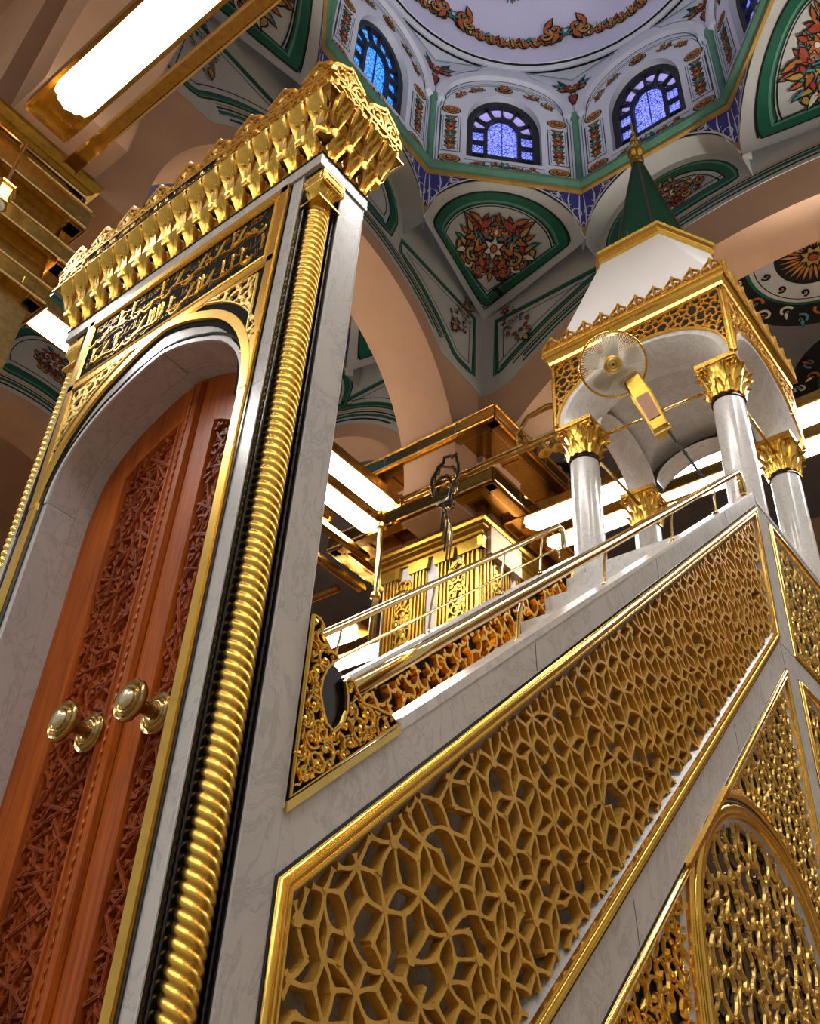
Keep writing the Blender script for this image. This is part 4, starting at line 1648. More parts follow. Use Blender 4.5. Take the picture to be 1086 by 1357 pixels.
def pipe_rail(y, r, lift, x0, x1, z_end, posts, name, thin=False):
    mb = MB()
    P = [dv(x0, y, top_z(x0) + lift)] + [dv(x0 + (x1 - x0) * i / 10, y, top_z(x0 + (x1 - x0) * i / 10) + lift) for i in range(1, 11)]
    P += [dv(x1 + .03, y, top_z(x1) + lift + .012), dv(x1 + .045, y, top_z(x1) + lift - .02), dv(x1 + .045, y, z_end)]
    mb.tube(P, r * D, 12)
    part(name, mb, 'brass', stair, True)
    for x in posts:
        mb = MB()
        z = top_z(x)
        zb = top_z(x - .025)
        mb.tube([dv(x - .025, y, zb - .004), dv(x - .015, y, z + lift * .5), dv(x - .005, y, z + lift * .75), dv(x, y, z + lift)], .0045 * D, 8)
        mb.lathe([(.014 * D, 0), (.014 * D, .004 * D), (.008 * D, .010 * D), (.005 * D, .02 * D)], dv(x - .025, y, zb - .006), 12)
        part('rail_bracket', mb, 'brass', stair, 40)

def scroll_plate():
    """gilded arabesque plate on the wall where the stair meets the gateway"""
    pl = [(.945, .510), (1.175, .717), (1.149, .727), (1.111, .724), (1.086, .720), (1.068, .730), (1.056, .745), (1.040, .747), (1.031, .735), (1.040, .712), (1.042, .688), (1.034, .664), (1.020, .646), (1.004, .652), (.992, .672), (.984, .692), (.985, .715), (.992, .735), (1.003, .752), (1.017, .764), (1.008, .773), (.996, .774), (.986, .784), (.972, .793), (.976, .806), (.962, .818), (.945, .818)]
    mb = MB()
    mb.prism(pl, side, .004, -.010)
    p = part('scroll_plate', mb, 'plate_black', stair, False, True, 'black plate with gilded scrolls at the foot of the rail')
    mb = MB()
    mb.strip(offset_poly(pl, .003), .007, side, .004, .009, 0, .6, True)
    Q = offset_poly(pl, .006)
    scrolls(mb, Q, side, .036, .0072, .004, .010, 31)
    lace(mb, Q, side, .030, .0055, .004, .008, 33, 0, (1, 1), .5, .4)
    part('gilded_scroll', mb, 'gold', p)
    mb = MB()
    mb.prism([(1.018 + .026 * math.cos(t) * (1.0 if math.sin(t) > 0 else .8), .703 + .056 * math.sin(t)) for t in [2 * PI * i / 24 for i in range(24)]], side, -.004, -.012)
    part('dark_glass_drop', mb, 'glass_dark', p)
    mb = MB()
    mb.prism([(.945, .492), (1.183, .706), (1.178, .716), (.945, .509)], side, .006, -.002)
    part('plate_foot', mb, 'gold_pale', p)

staircase()
scroll_plate()
pipe_rail(1.030, .0150, .125, 1.06, 3.30, 2.64, (1.62, 2.05, 2.55, 3.0), 'handrail')
pipe_rail(1.862, .0125, .20, 1.02, 3.24, 2.66, (1.9, 2.35, 2.8, 3.1), 'handrail')
pipe_rail(1.862, .005, .085, 1.02, 3.20, 2.64, (), 'lower_rail')

# ================================================================ the canopy over the pulpit platform
can = thing('pulpit_canopy', dv(3.98, 1.505, 2.628), 'marble columned canopy with gold fretwork, white roof and green spire at the stair top', 'canopy')
KX0, KX1, KY0, KY1 = 3.520, 4.440, 1.0, 2.01
KZ, KT = 3.645, 4.115
def kfront(u, v, d): return dv(KX0 - d, u, v)
def kback(u, v, d): return dv(KX1 + d, u, v)
def kright(u, v, d): return dv(u, KY0 - d, v)
def kleft(u, v, d): return dv(u, KY1 + d, v)

def column(x, y):
    c = thing_part('column', can, dv(x, y, 2.628))
    r = .079
    mb = MB()
    mb.lathe([(.0, 2.628), (r * 1.25, 2.628), (r * 1.25, 2.645), (r * 1.1, 2.66), (r * 1.02, 2.672)], Vector((x, y, 0)), 32)
    mb.lathe([(r * 1.02, 2.672), (r * 1.0, 2.9), (r * .97, 3.3), (r * .95, 3.41)], Vector((x, y, 0)), 32)
    for i in range(len(mb.v)): mb.v[i] = mb.v[i] * D
    part('shaft', mb, 'marble', c, 40)
    mb = MB()
    mb.lathe([(r * .97, 3.405), (r * 1.03, 3.41), (r * 1.03, 3.422), (r * .97, 3.428)], Vector((x, y, 0)), 28)
    for i in range(len(mb.v)): mb.v[i] = mb.v[i] * D
    part('necking', mb, 'black', c, 40)
    # capital: bell with two rows of leaves, volutes and abacus
    mb = MB()
    mb.lathe([(r * .96, 3.425), (r * 1.0, 3.45), (r * 1.04, 3.52), (r * 1.12, 3.575), (r * 1.3, 3.61), (0, 3.61)], Vector((x, y, 0)), 28)
    for i in range(len(mb.v)): mb.v[i] = mb.v[i] * D
    for row, (zb, zt, bulge, n, off) in enumerate(((3.430, 3.515, .020, 12, 0), (3.49, 3.600, .034, 8, .5))):
        for k in range(n):
            th = 2 * PI * (k + off) / n
            ct, st = math.cos(th), math.sin(th)
            rows = []
            for j in range(6):
                t = j / 5
                z = zb + (zt - zb) * t - (.012 if j == 5 else 0)
                rad = r * (1.0 + .10 * t) + bulge * t ** 2 + .004 + (.008 if j == 5 else 0)
                wd = r * (.30 if n == 12 else .36) * (1 - .55 * t ** 3)
                rows.append([dv(x + (rad + q) * ct - s * wd * st, y + (rad + q) * st + s * wd * ct, z) for s, q in ((-1, -.006), (-.5, .002), (0, .006), (.5, .002), (1, -.006))])
            mb.grid(rows)
    for a in (1, 3, 5, 7):
        th = a * PI / 4
        c0 = dv(x + r * 1.62 * math.cos(th), y + r * 1.62 * math.sin(th), 3.585)
        mb.tube([c0 + Vector((.018 * D * math.cos(th) * math.cos(q), .018 * D * math.sin(th) * math.cos(q), .018 * D * math.sin(q))) * (1 - q / 14) for q in [i * .55 for i in range(16)]], .008 * D, 6)
    part('capital', mb, 'gold', c, 50)
    mb = MB()
    h = .105
    mb.box(dv(x - h + .008, y - h + .008, 3.606), dv(x + h - .008, y + h - .008, 3.618))
    mb.box(dv(x - h, y - h, 3.618), dv(x + h, y + h, 3.645))
    part('abacus', mb, 'gold', c)

def canopy_face(fr, u0, u1, name, low=0.0):
    uc, hw = (u0 + u1) / 2, (u1 - u0) / 2
    fe = [(uc + (hw - .055 - low) * math.cos(t), KZ + (.315 - low) * math.sin(t)) for t in [PI * i / 36 for i in range(37)]]
    be = [(uc + (hw - .135 - low) * math.cos(t), KZ + (.245 - low * .8) * math.sin(t)) for t in [PI * i / 36 for i in range(37)]]
    f = thing_part(name, can, fr(uc, KZ, 0))
    # face slab above the arch
    mb = MB()
    mb.prism([(u0, KZ)] + [(u0 + .001, KZ)] + list(reversed(fe)) + [(u1 - .001, KZ), (u1, KZ), (u1, KT), (u0, KT)], fr, 0, -.02)
    # splayed arch soffit
    mb.grid([[fr(p[0], p[1], 0) for p in fe], [fr(p[0] * .5 + q[0] * .5, p[1] * .45 + q[1] * .55, -.05) for p, q in zip(fe, be)], [fr(q[0], q[1], -.12) for q in be], [fr(q[0], q[1], -.20) for q in be]])
    part('arch_marble', mb, 'marble_white', f, 40)
    # gold fretwork spandrels
    go = [(uc + (hw - .018) * math.cos(t), KZ + .010 + .335 * math.sin(t)) for t in [PI * i / 40 for i in range(41)]]
    for sg in (0, 1):
        seg = [p for p in go if (p[0] >= uc if sg == 0 else p[0] <= uc)]
        if sg == 0:
            P = seg + [(uc, KT - .022), (u1 - .020, KT - .022)]
        else:
            P = seg + [(u0 + .020, KT - .022), (uc, KT - .022)]
            P = seg[::1] + [(u0 + .020, KT - .022)] + [(uc, KT - .022)]
        P = [p for i, p in enumerate(P) if i == 0 or p != P[i - 1]]
        mb = MB()
        lace(mb, P, fr, .050, .0145, .001, .012, 70 + sg + int(u0 * 10), 0, (1, 1), .6, .4)
        part('fretwork', mb, 'gold', f)
        mb = MB()
        mb.prism(P, fr, .0005, .0015)
        part('fretwork_ground', mb, 'ink', f)
    mb = MB()
    mb.strip(go, .014, fr, 0, .014, 0, .7)
    mb.strip([(u0, KT - .012), (u1, KT - .012)], .024, fr, 0, .014, 0, .7)
    mb.strip([(u0 + .011, KZ), (u0 + .011, KT)], .020, fr, 0, .014, 0, .7)
    mb.strip([(u1 - .011, KZ), (u1 - .011, KT)], .020, fr, 0, .014, 0, .7)
    part('fretwork_border', mb, 'gold', f, 40)

def canopy():
    for x in (KX0 + .105, KX1 - .105):
        for y in (KY0 + .105, KY1 - .105):
            column(x, y)
    canopy_face(kfront, KY0, KY1, 'front_arch')
    canopy_face(kback, KY0, KY1, 'rear_arch', .10)
    canopy_face(kright, KX0, KX1, 'side_arch')
    canopy_face(kleft, KX0, KX1, 'side_arch')
    # inner vault
    cx, cy = (KX0 + KX1) / 2, (KY0 + KY1) / 2
    mb = MB()
    n = 12
    rows = []
    ix, iy = (KX1 - KX0) / 2 - .10, (KY1 - KY0) / 2 - .10
    for j in range(2 * n + 1):
        row = []
        for i in range(2 * n + 1):
            a, b = (i - n) / n, (j - n) / n
            z = KZ + .02 + .40 * max(math.sqrt(max(0, 1 - a * a)) * .62, math.sqrt(max(0, 1 - b * b)) * .62)
            row.append(dv(cx + a * ix, cy + b * iy, z))
        rows.append(row)
    mb.grid(rows)
    part('inner_vault', mb, 'marble', can, 40, False)
    # tie rods
    for a, b in (((KX0 + .105, KY0 + .105), (KX0 + .105, KY1 - .105)), ((KX0 + .105, KY0 + .105), (KX1 - .105, KY0 + .105)), ((KX1 - .105, KY0 + .105), (KX1 - .105, KY1 - .105)), ((KX0 + .105, KY1 - .105), (KX1 - .105, KY1 - .105))):
        mb = MB()
        mb.tube([dv(*a, 3.55), dv(*b, 3.55)], .0095 * D, 10)
        part('tie_rod', mb, 'brass', can, True)
    # cornice
    def rect(e, z): return [dv(KX0 - e, KY0 - e, z), dv(KX1 + e, KY0 - e, z), dv(KX1 + e, KY1 + e, z), dv(KX0 - e, KY1 + e, z)]
    mb = MB()
    mb.grid([rect(-.02, KT - .004), rect(.012, KT), rect(.016, KT + .018), rect(.012, KT + .024), rect(.028, KT + .045), rect(.040, KT + .052), rect(.044, KT + .058), rect(.044, KT + .078), rect(.036, KT + .084), rect(-.10, KT + .084)], 0, True)
    part('cornice', mb, 'gold', can)
    # leafy cresting on the cornice
    def leafcrest(w, h):
        m2 = MB()
        fr = lambda u, v, d: Vector((u, -d, v)) * D
        b = w * .12
        m2.strip([(-w / 2, h * .1), (w / 2, h * .1)], h * .24, fr, -.004, .008, 0, .7)
        for sg in (-1, 1):
            m2.strip([(x * sg, y) for x, y in ((w * .5, h * .2), (w * .42, h * .55), (w * .22, h * .75), (0, h))], b, fr, -.004, .008, 0, .5)
            m2.strip([(x * sg, y) for x, y in spiral(w * .2, h * .42, w * .15, 0, 1.1, 9)], b * .9, fr, -.004, .008, 0, .5)
        m2.strip([(0, h * .1), (0, h * 1.05)], [b, b * 1.8, b * .6][:2], fr, -.004, .012, 0, .4)
        return m2.data('crest_leaf', 'gold_cast')
    e = .036
    for (ax, n) in (('y', 10), ('x', 9)):
        L = (KY1 - KY0 if ax == 'y' else KX1 - KX0) + 2 * e
        me = leafcrest(L / n, .105)
        for i in range(n):
            for far in (0, 1):
                o = bpy.data.objects.new('crest_leaf', me)
                COL.objects.link(o)
                o.parent = can
                t = -e + L * (i + .5) / n
                if ax == 'y':
                    p = dv(KX1 + e if far else KX0 - e, KY0 + t, KT + .080)
                    o.rotation_euler = (0, 0, PI / 2 if far else -PI / 2)
                else:
                    p = dv(KX0 + t, KY1 + e if far else KY0 - e, KT + .080)
                    o.rotation_euler = (0, 0, PI if far else 0)
                o.location = p - WORLD[can.name]
    # white roof from the square up to the hexagon
    cx, cy = 3.965, 1.518
    mb = MB()
    hexa = lambda R, z: [dv(cx + R * math.cos(PI / 6 + k * PI / 3), cy + R * math.sin(PI / 6 + k * PI / 3), z) for k in range(6)]
    zr = 4.955
    B = [dv(KX0 + .0, KY0 + .0, KT + .084), dv(KX1, KY0, KT + .084), dv(KX1, KY1, KT + .084), dv(KX0, KY1, KT + .084)]
    Hh = hexa(.365, zr)        # 30 90 150 210 270 330 degrees
    # base corners 0:(-,-) 1:(+,-) 2:(+,+) 3:(-,+)
    vs = B + Hh
    fs = [(3, 0, 4 + 3, 4 + 2), (0, 4 + 4, 4 + 3), (0, 1, 4 + 4), (1, 4 + 5, 4 + 4), (1, 2, 4 + 0, 4 + 5), (2, 4 + 1, 4 + 0), (2, 3, 4 + 1), (3, 4 + 2, 4 + 1)]
    mb.add(vs, fs)
    part('roof', mb, 'roof_white', can)
    mb = MB()
    mb.grid([hexa(.360, zr - .03), hexa(.392, zr - .025), hexa(.398, zr), hexa(.380, zr + .008), hexa(.384, zr + .03), hexa(.402, zr + .04), hexa(.408, zr + .058), hexa(.372, zr + .066), hexa(.20, zr + .07)], 0, True)
    part('hexagonal_ring', mb, 'gold', can)
    # sprigs round the ring
    V = hexa(.375, zr + .06)
    mb = MB()
    for k in range(6):
        a, b = V[k], V[(k + 1) % 6]
        for i in range(7):
            p = a + (b - a) * ((i + .5) / 7)
            hgt = (.10 if i == 3 else .05 if i % 2 else .035) * D
            mb.tube([p, p + Vector((0, 0, hgt * .6)), p + Vector((.01, .008, hgt))], [.010 * D, .006 * D, .001 * D], 6)
            mb.lathe([(0, -.008 * D), (.012 * D, 0), (0, .010 * D)], p + Vector((0, 0, .012 * D)), 6)
    part('ring_sprig', mb, 'gold_dark', can)
    sp = thing_part('spire', can, dv(cx, cy, zr + .06))
    lo, hi = hexa(.275, zr + .06), hexa(.030, 6.20)
    for k in range(6):
        j = (k + 1) % 6
        c0 = dv(cx, cy, zr + .3)
        mb = MB()
        inn = [p + (dv(cx, cy, p.z / D) - p) * .06 for p in (lo[k], lo[j], hi[j], hi[k])]
        mb.add([lo[k], lo[j], hi[j], hi[k]] + inn, [(0, 1, 2, 3), (7, 6, 5, 4), (0, 4, 5, 1), (1, 5, 6, 2), (2, 6, 7, 3), (3, 7, 4, 0)])
        part('spire_face', mb, 'spire_green', sp)
    for k in range(6):
        mb = MB()
        mb.tube([lo[k], hi[k]], [.011 * D, .007 * D], 6)
        part('spire_rib', mb, 'rib_brown', sp)
    mb = MB()
    mb.lathe([(a * D, b * D) for a, b in ((.0, 6.17), (.040, 6.18), (.050, 6.215), (.034, 6.245), (.030, 6.26), (.045, 6.28), (.058, 6.32), (.056, 6.36), (.038, 6.395), (.022, 6.41), (.028, 6.425), (.034, 6.455), (.026, 6.485), (.014, 6.50), (.018, 6.52), (.022, 6.545), (.014, 6.575), (.007, 6.60), (.010, 6.63), (.006, 6.67), (.003, 6.72), (.0, 6.76))], Vector((cx * D, cy * D, 0)), 24)
    part('finial', mb, 'gold', sp, 60)
canopy()

# ================================================================ floor and neighbouring bays
mb = MB()
mb.box((-9, -9, -EYE - .05), (24, 24, -EYE))
part('floor', mb, 'carpet', None)
tag(bpy.data.objects['floor'], kind='structure')
OFF = .53
ceil2 = copy_tree(ceiling, (0, OFF * H, 0))
ceil2['label'] = 'painted dome of the next bay behind the gateway'
for o in list(SC.objects):
    if o.parent is None and o.name.startswith('window_') and '.' not in o.name:
        copy_tree(o, (0, OFF * H, 0))
_by = BY
BY = _by + OFF
arch_wall('wall_right', 'x', XR, -1, YL + .067, YL + OFF, BY, .200, .638, .220, .055, .60)
arch_wall('wall_near', 'x', XN, 1, YL + .067, YL + OFF, BY, .200, .638, .220, .067, .60)
arch_wall('wall_left', 'y', YL + OFF, -1, XN, XR, BX, .200, .638, .220, .067, .45)
BY = _by
# wall behind the next bay and walls closing the hall
mb = MB(); mb.box(hv(XN - .3, YL + OFF + .30, -EYE / H), hv(1.25, YL + OFF + .32, 1.0))
tag(part('wall_back', mb, 'plaster', None), kind='structure')
mb = MB(); mb.box(hv(1.25, -.5, -EYE / H), hv(1.27, YL + OFF + .32, 1.0))
tag(part('wall_end', mb, 'plaster', None), kind='structure')
M['aisle_unlit'] = flat('aisle_unlit_grey', (.16, .15, .145), .8, .2, .2, 1)  # grey darkened to stand for the lack of light in the aisle
# low painted ceiling of the aisle beyond the right arch
mb = MB(); mb.box(hv(.715, -.34, .900), hv(1.26, 1.2, .915))
asl = part('ceiling', mb, 'aisle_unlit', None)
tag(asl, 'painted aisle ceiling, coloured darker as unlit, with sunburst medallion beyond the canopy', 'ceiling', None, 'structure')
mb = MB(); mb.box(hv(-.40, YL + OFF + .05, .900), hv(.71, YL + OFF + .33, .915))
tag(part('ceiling', mb, 'plaster', None), 'plain beige ceiling strip behind the farthest arch', 'ceiling', None, 'structure')
mb = MB(); mb.box(hv(-.50, -.30, 1.0), hv(XN - .03, YL + OFF + .33, 1.015))
tag(part('ceiling', mb, 'plaster', None), 'plain beige ceiling over the bay in front of the gateway', 'ceiling', None, 'structure')
orn = Orn(lambda u, v, d: Vector((u * H, v * H, .900 * H - d)), 1, .01)
def aisle_medallion(cx, cy, r, seed):
    rnd = random.Random(seed)
    orn.ell(cx, cy, r * 1.55, r * 1.55, 'ink', 0, 40)
    orn.ell(cx, cy, r * 1.06, r * 1.06, 'green', 1, 40)
    orn.ell(cx, cy, r, r, 'plaster_grey', 2, 40)
    orn.stroke(arc(cx, cy, r * .92, r * .92, 0, 2 * PI, 40), r * .02, 'ink', 3)
    orn.ell(cx, cy, r * .60, r * .60, 'ink', 3, 32)
    for k in range(28):
        a = 2 * PI * k / 28
        orn.leaf(cx + r * .18 * math.cos(a), cy + r * .18 * math.sin(a), a, r * .36, r * .06, ('orange', 'ochre')[k % 2], 4)
    orn.flower(cx, cy, r * .22, 'ochre', 'red', 7, 8)
    for k in range(12):
        a = 2 * PI * k / 12
        orn.curl(cx + r * .77 * math.cos(a), cy + r * .77 * math.sin(a), r * .08, a, 1, 'ink', 4)
    for k in range(26):
        a = 2 * PI * k / 26
        q = r * (1.20 if k % 2 else 1.36)
        orn.curl(cx + q * math.cos(a), cy + q * math.sin(a), r * .12, rnd.uniform(0, 6), 1.0, ('cream', 'orange', 'teal', 'cream')[k % 4], 3, 1 if k % 2 else -1, .4)
        orn.leaf(cx + q * math.cos(a), cy + q * math.sin(a), a + rnd.uniform(-1, 1), r * .18, r * .08, ('cream', 'red', 'teal')[k % 3], 5)
for k, (cx, cy) in enumerate(((.785, .120), (1.01, .120), (.79, .36), (1.01, .36), (.785, -.12), (1.01, -.12), (.8, .6), (1.01, .6))):
    aisle_medallion(cx, cy, .068, k)
orn.build('painted_medallion', asl)

# ================================================================ piers
def pier(x0, x1, y0, y1, zt, label, seen=True):
    p = thing('wall_pier', hv((x0 + x1) / 2, (y0 + y1) / 2, -EYE / H), label, 'pier', None, 'structure')
    mb = MB()
    mb.box(hv(x0, y0, -EYE / H), hv(x1, y1, .578))
    part('shaft', mb, 'white_stone' if seen else 'bronze', p)
    mb = MB()
    mb.box(hv(x0 - .004, y0 - .004, .598), hv(x1 + .004, y1 + .004, zt))
    part('impost', mb, 'plaster', p)
    # gilded cornice
    def rect(e, z): return [hv(x0 - e, y0 - e, z), hv(x1 + e, y0 - e, z), hv(x1 + e, y1 + e, z), hv(x0 - e, y1 + e, z)]
    mb = MB()
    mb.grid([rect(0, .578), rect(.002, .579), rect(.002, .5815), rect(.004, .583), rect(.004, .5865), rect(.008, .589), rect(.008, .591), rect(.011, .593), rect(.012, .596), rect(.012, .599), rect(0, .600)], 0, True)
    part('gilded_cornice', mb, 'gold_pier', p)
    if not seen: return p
    # gilded pilasters and carved strips on the two faces towards the visitor
    fa = lambda u, v, d: Vector((x0 * H - d, u * H, v * H))
    fb = lambda u, v, d: Vector((u * H, y0 * H - d, v * H))
    for fr, a, b in ((fa, y0, y1), (fb, x0, x1)):
        L = b - a
        for i, t in enumerate((.08, .34, .60, .90)):
            u = a + L * t
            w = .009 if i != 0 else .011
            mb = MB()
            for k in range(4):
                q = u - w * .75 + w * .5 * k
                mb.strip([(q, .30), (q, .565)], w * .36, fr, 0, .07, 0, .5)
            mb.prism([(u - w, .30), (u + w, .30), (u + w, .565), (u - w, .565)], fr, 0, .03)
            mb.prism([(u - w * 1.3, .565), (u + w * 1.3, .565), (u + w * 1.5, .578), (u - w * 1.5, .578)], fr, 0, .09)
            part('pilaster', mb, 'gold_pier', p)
        for i, t in enumerate((.21, .75)):
            u = a + L * t
            mb = MB()
            R = [(u - .011, .31), (u + .011, .31), (u + .011, .548)] + arc(u, .548, .011, .014, 0, PI, 8) + [(u - .011, .548)]
            R = [q for k, q in enumerate(R) if k == 0 or q != R[k - 1]]
            mb.prism(R, fr, 0, .02)
            scrolls(mb, offset_poly(R, .001), fr, .012, .0034, .02, .07, 3 + i)
            mb.strip(offset_poly(R, .0012), .002, fr, .02, .06, 0, .5, True)
            part('carved_strip', mb, 'gold_pier', p)
    return p
M['white_stone'] = flat('pale_stone', (.36, .335, .32), .5, .4, .08, 2)
PX0, PX1, PY0, PY1 = .657, .775, .465, .590
pA = pier(PX0, PX1, PY0, PY1, .770, 'gilded pier with fluted pilasters and light frames seen over the stair rail')
pB = pier(.060, .168, .471, .590, .60, 'pier with gold light frames beside the gateway', False)
pier(.060, .168, -.140, -.025, .60, 'pier carrying the near corner of the dome on the open side', False)
pier(.663, .775, -.26, -.14, .56, 'pier beyond the canopy under the wide arch', False)

# ================================================================ light frames and lamps
def scallop_end(w, n=3):
    """wavy outline of a lamp's end"""
    return [(-.5, 0), (-.46, .10), (-.34, .14), (-.28, .24), (-.14, .26), (0, .34), (.14, .26), (.28, .24), (.34, .14), (.46, .10), (.5, 0)]

def lamp_fixture(a, b, w, label, group='long fluorescent lamps under the arches'):
    """a long acrylic lamp with scalloped ends in a gilded tray; a and b are its ends (H units)"""
    a, b = hv(*a), hv(*b)
    t = (b - a).normalized()
    sd = t.cross(Vector((0, 0, 1)))
    Wd = w * H
    f = thing('ceiling_lamp', (a + b) / 2, label, 'lamp', group)
    L = (b - a).length
    fr = lambda u, v, d: a + t * u + sd * v + Vector((0, 0, d))
    out = [(-y * Wd, x * Wd) for x, y in scallop_end(Wd)] + [(L + y * Wd, -x * Wd) for x, y in scallop_end(Wd)]
    mb = MB()
    mb.prism(out, fr, 0, .16)
    part('diffuser', mb, 'lamp', f)
    mb = MB()
    e = .34 * Wd
    for i in range(int(L / .9) + 1):
        q = min(L, .9 * i + .05)
        mb.bar(fr(q, -Wd * .6, .19), fr(q, Wd * .6, .19), .05, .05)
    mb.prism([(0, -Wd * .44), (L, -Wd * .44), (L, Wd * .44), (0, Wd * .44)], fr, .17, .185)  # cover added over the diffuser to cut the light going up
    for s in (-1, 1):
        mb.bar(fr(-Wd * 1.1, s * Wd * .60, .10), fr(L + e, s * Wd * .60, .10), .05, .16)
    mb.prism([(-Wd * 1.1, -Wd * .6), (Wd * .1, -Wd * .6), (Wd * .1, Wd * .6), (-Wd * 1.1, Wd * .6)], fr, .10, .13)
    mb.prism([(L - Wd * .1, -Wd * .6), (L + Wd * .5, -Wd * .6), (L + Wd * .5, Wd * .6), (L - Wd * .1, Wd * .6)], fr, .10, .13)
    part('tray', mb, 'gold_mirror', f)
    for q in (-Wd * 1.1, L + Wd * .5):
        mb = MB()
        mb.box((-.03, -Wd * .62, .0), (.03, Wd * .62, .26))
        for i in range(len(mb.v)):
            v = mb.v[i]
            mb.v[i] = fr(q + v.x, v.y, v.z)
        part('end_cap', mb, 'gold_dark', f)
    return f

def ring_frame(pr, x0, x1, y0, y1, z, e, hgt):
    """a gilded rectangular light frame round a pier: stepped fascias, mirror soffit panels, corner posts"""
    f = thing_part('light_frame', pr, hv((x0 + x1) / 2, (y0 + y1) / 2, z))
    def side_beam(p, q, n):
        # fascia from p to q, outward normal n
        p, q, n = Vector(p) * H, Vector(q) * H, Vector(n)
        mb = MB()
        up = Vector((0, 0, 1))
        for (o, zz, w, h) in ((0, 0, .05, hgt * H), (-.10, -hgt * H * .55, .16, .05), (-.10, hgt * H * .5, .22, .04), (-.22, -hgt * H * .3, .05, hgt * H * .55)):
            mb.bar(p + n * o + up * zz, q + n * o + up * zz, w, h)
        part('fascia', mb, 'gold_mirror', f)
        mb = MB()
        for o, zz in ((.03, -hgt * H * .5), (.03, hgt * H * .5), (-.19, -hgt * H * .56)):
            mb.tube([p + n * o + up * zz, q + n * o + up * zz], .018, 6)
        L0 = (q - p).length
        for i in range(1, int(L0 / .8)):
            c = p + (q - p) * (i * .8 / L0)
            mb.bar(c + n * .03 - up * hgt * H * .5, c + n * .03 + up * hgt * H * .5, .02, .02)
        part('edge_bead', mb, 'brass', f)
        # soffit panels between the fascia and the pier
        L = (q - p).length
        k = max(2, int(L / 1.1))
        wd = max(.06, e * H - .30)
        for i in range(k):
            a, b = p + (q - p) * (i / k), p + (q - p) * ((i + 1) / k)
            t = (q - p).normalized() * .03
            mb = MB()
            zz = -hgt * H * .25 + (.03 if abs(n.x) > .5 else 0)
            c = [a + t - n * .25, b - t - n * .25, b - t - n * (.25 + wd), a + t - n * (.25 + wd)]
            mb.add([v + up * zz for v in c] + [v + up * (zz + .04) for v in c], [(0, 1, 2, 3), (7, 6, 5, 4), (0, 4, 5, 1), (1, 5, 6, 2), (2, 6, 7, 3), (3, 7, 4, 0)])
            part('soffit_panel', mb, 'gold_mirror', f)
            mb = MB()
            mb.bar(a - n * .02 + up * (zz * .5), a - n * (.25 + wd) + up * zz * .5, .06, .10)
            mb.lathe([(0, -.05), (.035, -.03), (.035, .03), (0, .05)], a - n * .12 + up * (zz * 1.4), 6)
            part('bracket', mb, 'gold_dark', f)
    X0_, X1_, Y0_, Y1_ = x0 - e, x1 + e, y0 - e, y1 + e
    side_beam((X0_, Y0_, z), (X0_, Y1_, z), (-1, 0, 0))
    side_beam((X0_, Y0_, z), (X1_, Y0_, z), (0, -1, 0))
    side_beam((X1_, Y0_, z), (X1_, Y1_, z), (1, 0, 0))
    side_beam((X0_, Y1_, z), (X1_, Y1_, z), (0, 1, 0))
    return f
M['gold_mirror'] = gold('mirror_gold', (.56, .33, .075), .20, .3)

def beams(a, b, w, label):
    """a pair of slim gilded beams that tie two light frames"""
    f = thing('gilded_beam', (hv(*a) + hv(*b)) / 2, label, 'beam', 'slim gilded beams between the piers')
    mb = MB()
    mb.bar(hv(*a), hv(*b), w * H, w * .7 * H)
    part('beam', mb, 'gold_mirror', f)
    mb = MB()
    A, B = hv(*a), hv(*b)
    t = (B - A).normalized()
    s = t.cross(Vector((0, 0, 1)))
    for q in (-1, 1):
        mb.bar(A + s * w * H * .55 * q - Vector((0, 0, w * .35 * H)), B + s * w * H * .55 * q - Vector((0, 0, w * .35 * H)), .025, .05)
    part('edge_strip', mb, 'brass', f)
    return f

ring_frame(pA, PX0, PX1, PY0, PY1, .686, .050, .016)
ring_frame(pA, PX0, PX1, PY0, PY1, .612, .044, .016)
ring_frame(pB, .060, .168, .471, .590, .592, .004, .016)
ring_frame(pB, .060, .168, .471, .590, .560, .010, .018)
ring_frame(pB, .060, .168, .471, .590, .515, .012, .014)
ring_frame(pB, .060, .168, .471, .590, .480, .006, .014)

lamp_fixture((.1165, .395, .560), (.1165, .020, .560), .0240, 'long white lamp on the gold frame over the gateway')
beams((.1460, .440, .570), (.1460, .010, .570), .0085, 'slim gilded beam beside the long white lamp over the gateway')
lamp_fixture((.34, .530, .600), (.582, .530, .600), .0215, 'white lamp beyond the gateway, nearer tube of the pair beside the pier')
lamp_fixture((.34, .566, .600), (.602, .566, .600), .0215, 'white lamp beyond the gateway, farther tube of the pair beside the pier')
lamp_fixture((.226, .607, .600), (.56, .607, .600), .0235, 'white lamp behind the corner of the gateway cornice')
lamp_fixture((.690, .425, .600), (.690, -.115, .600), .0240, 'nearer lamp of the pair beyond the canopy')
lamp_fixture((.731, .425, .600), (.731, -.115, .600), .0210, 'farther lamp of the pair beyond the canopy')

# unseen lamps added to light the gateway, then the pair behind the scroll plate
lamp_fixture((.02, .52, .560), (-.36, .52, .560), .0240, 'unseen lamp added to light the gateway, along the next arch beside the gateway pier')
lamp_fixture((.02, -.07, .560), (-.36, -.07, .560), .0240, 'unseen lamp added to light the gateway, on the open side behind the visitor')
lamp_fixture((-.40, .40, .560), (-.40, .02, .560), .0240, 'unseen lamp added to light the gateway, across the hall behind the visitor')
lamp_fixture((.22, -.07, .560), (.60, -.07, .560), .0240, 'unseen lamp added to light the gateway, under the side arch of the domed bay')
lamp_fixture((.690, .665, .548), (.690, .95, .548), .0240, 'nearer lamp of the pair low behind the scroll plate')
lamp_fixture((.735, .665, .548), (.735, .95, .548), .0240, 'farther lamp of the pair low behind the scroll plate')

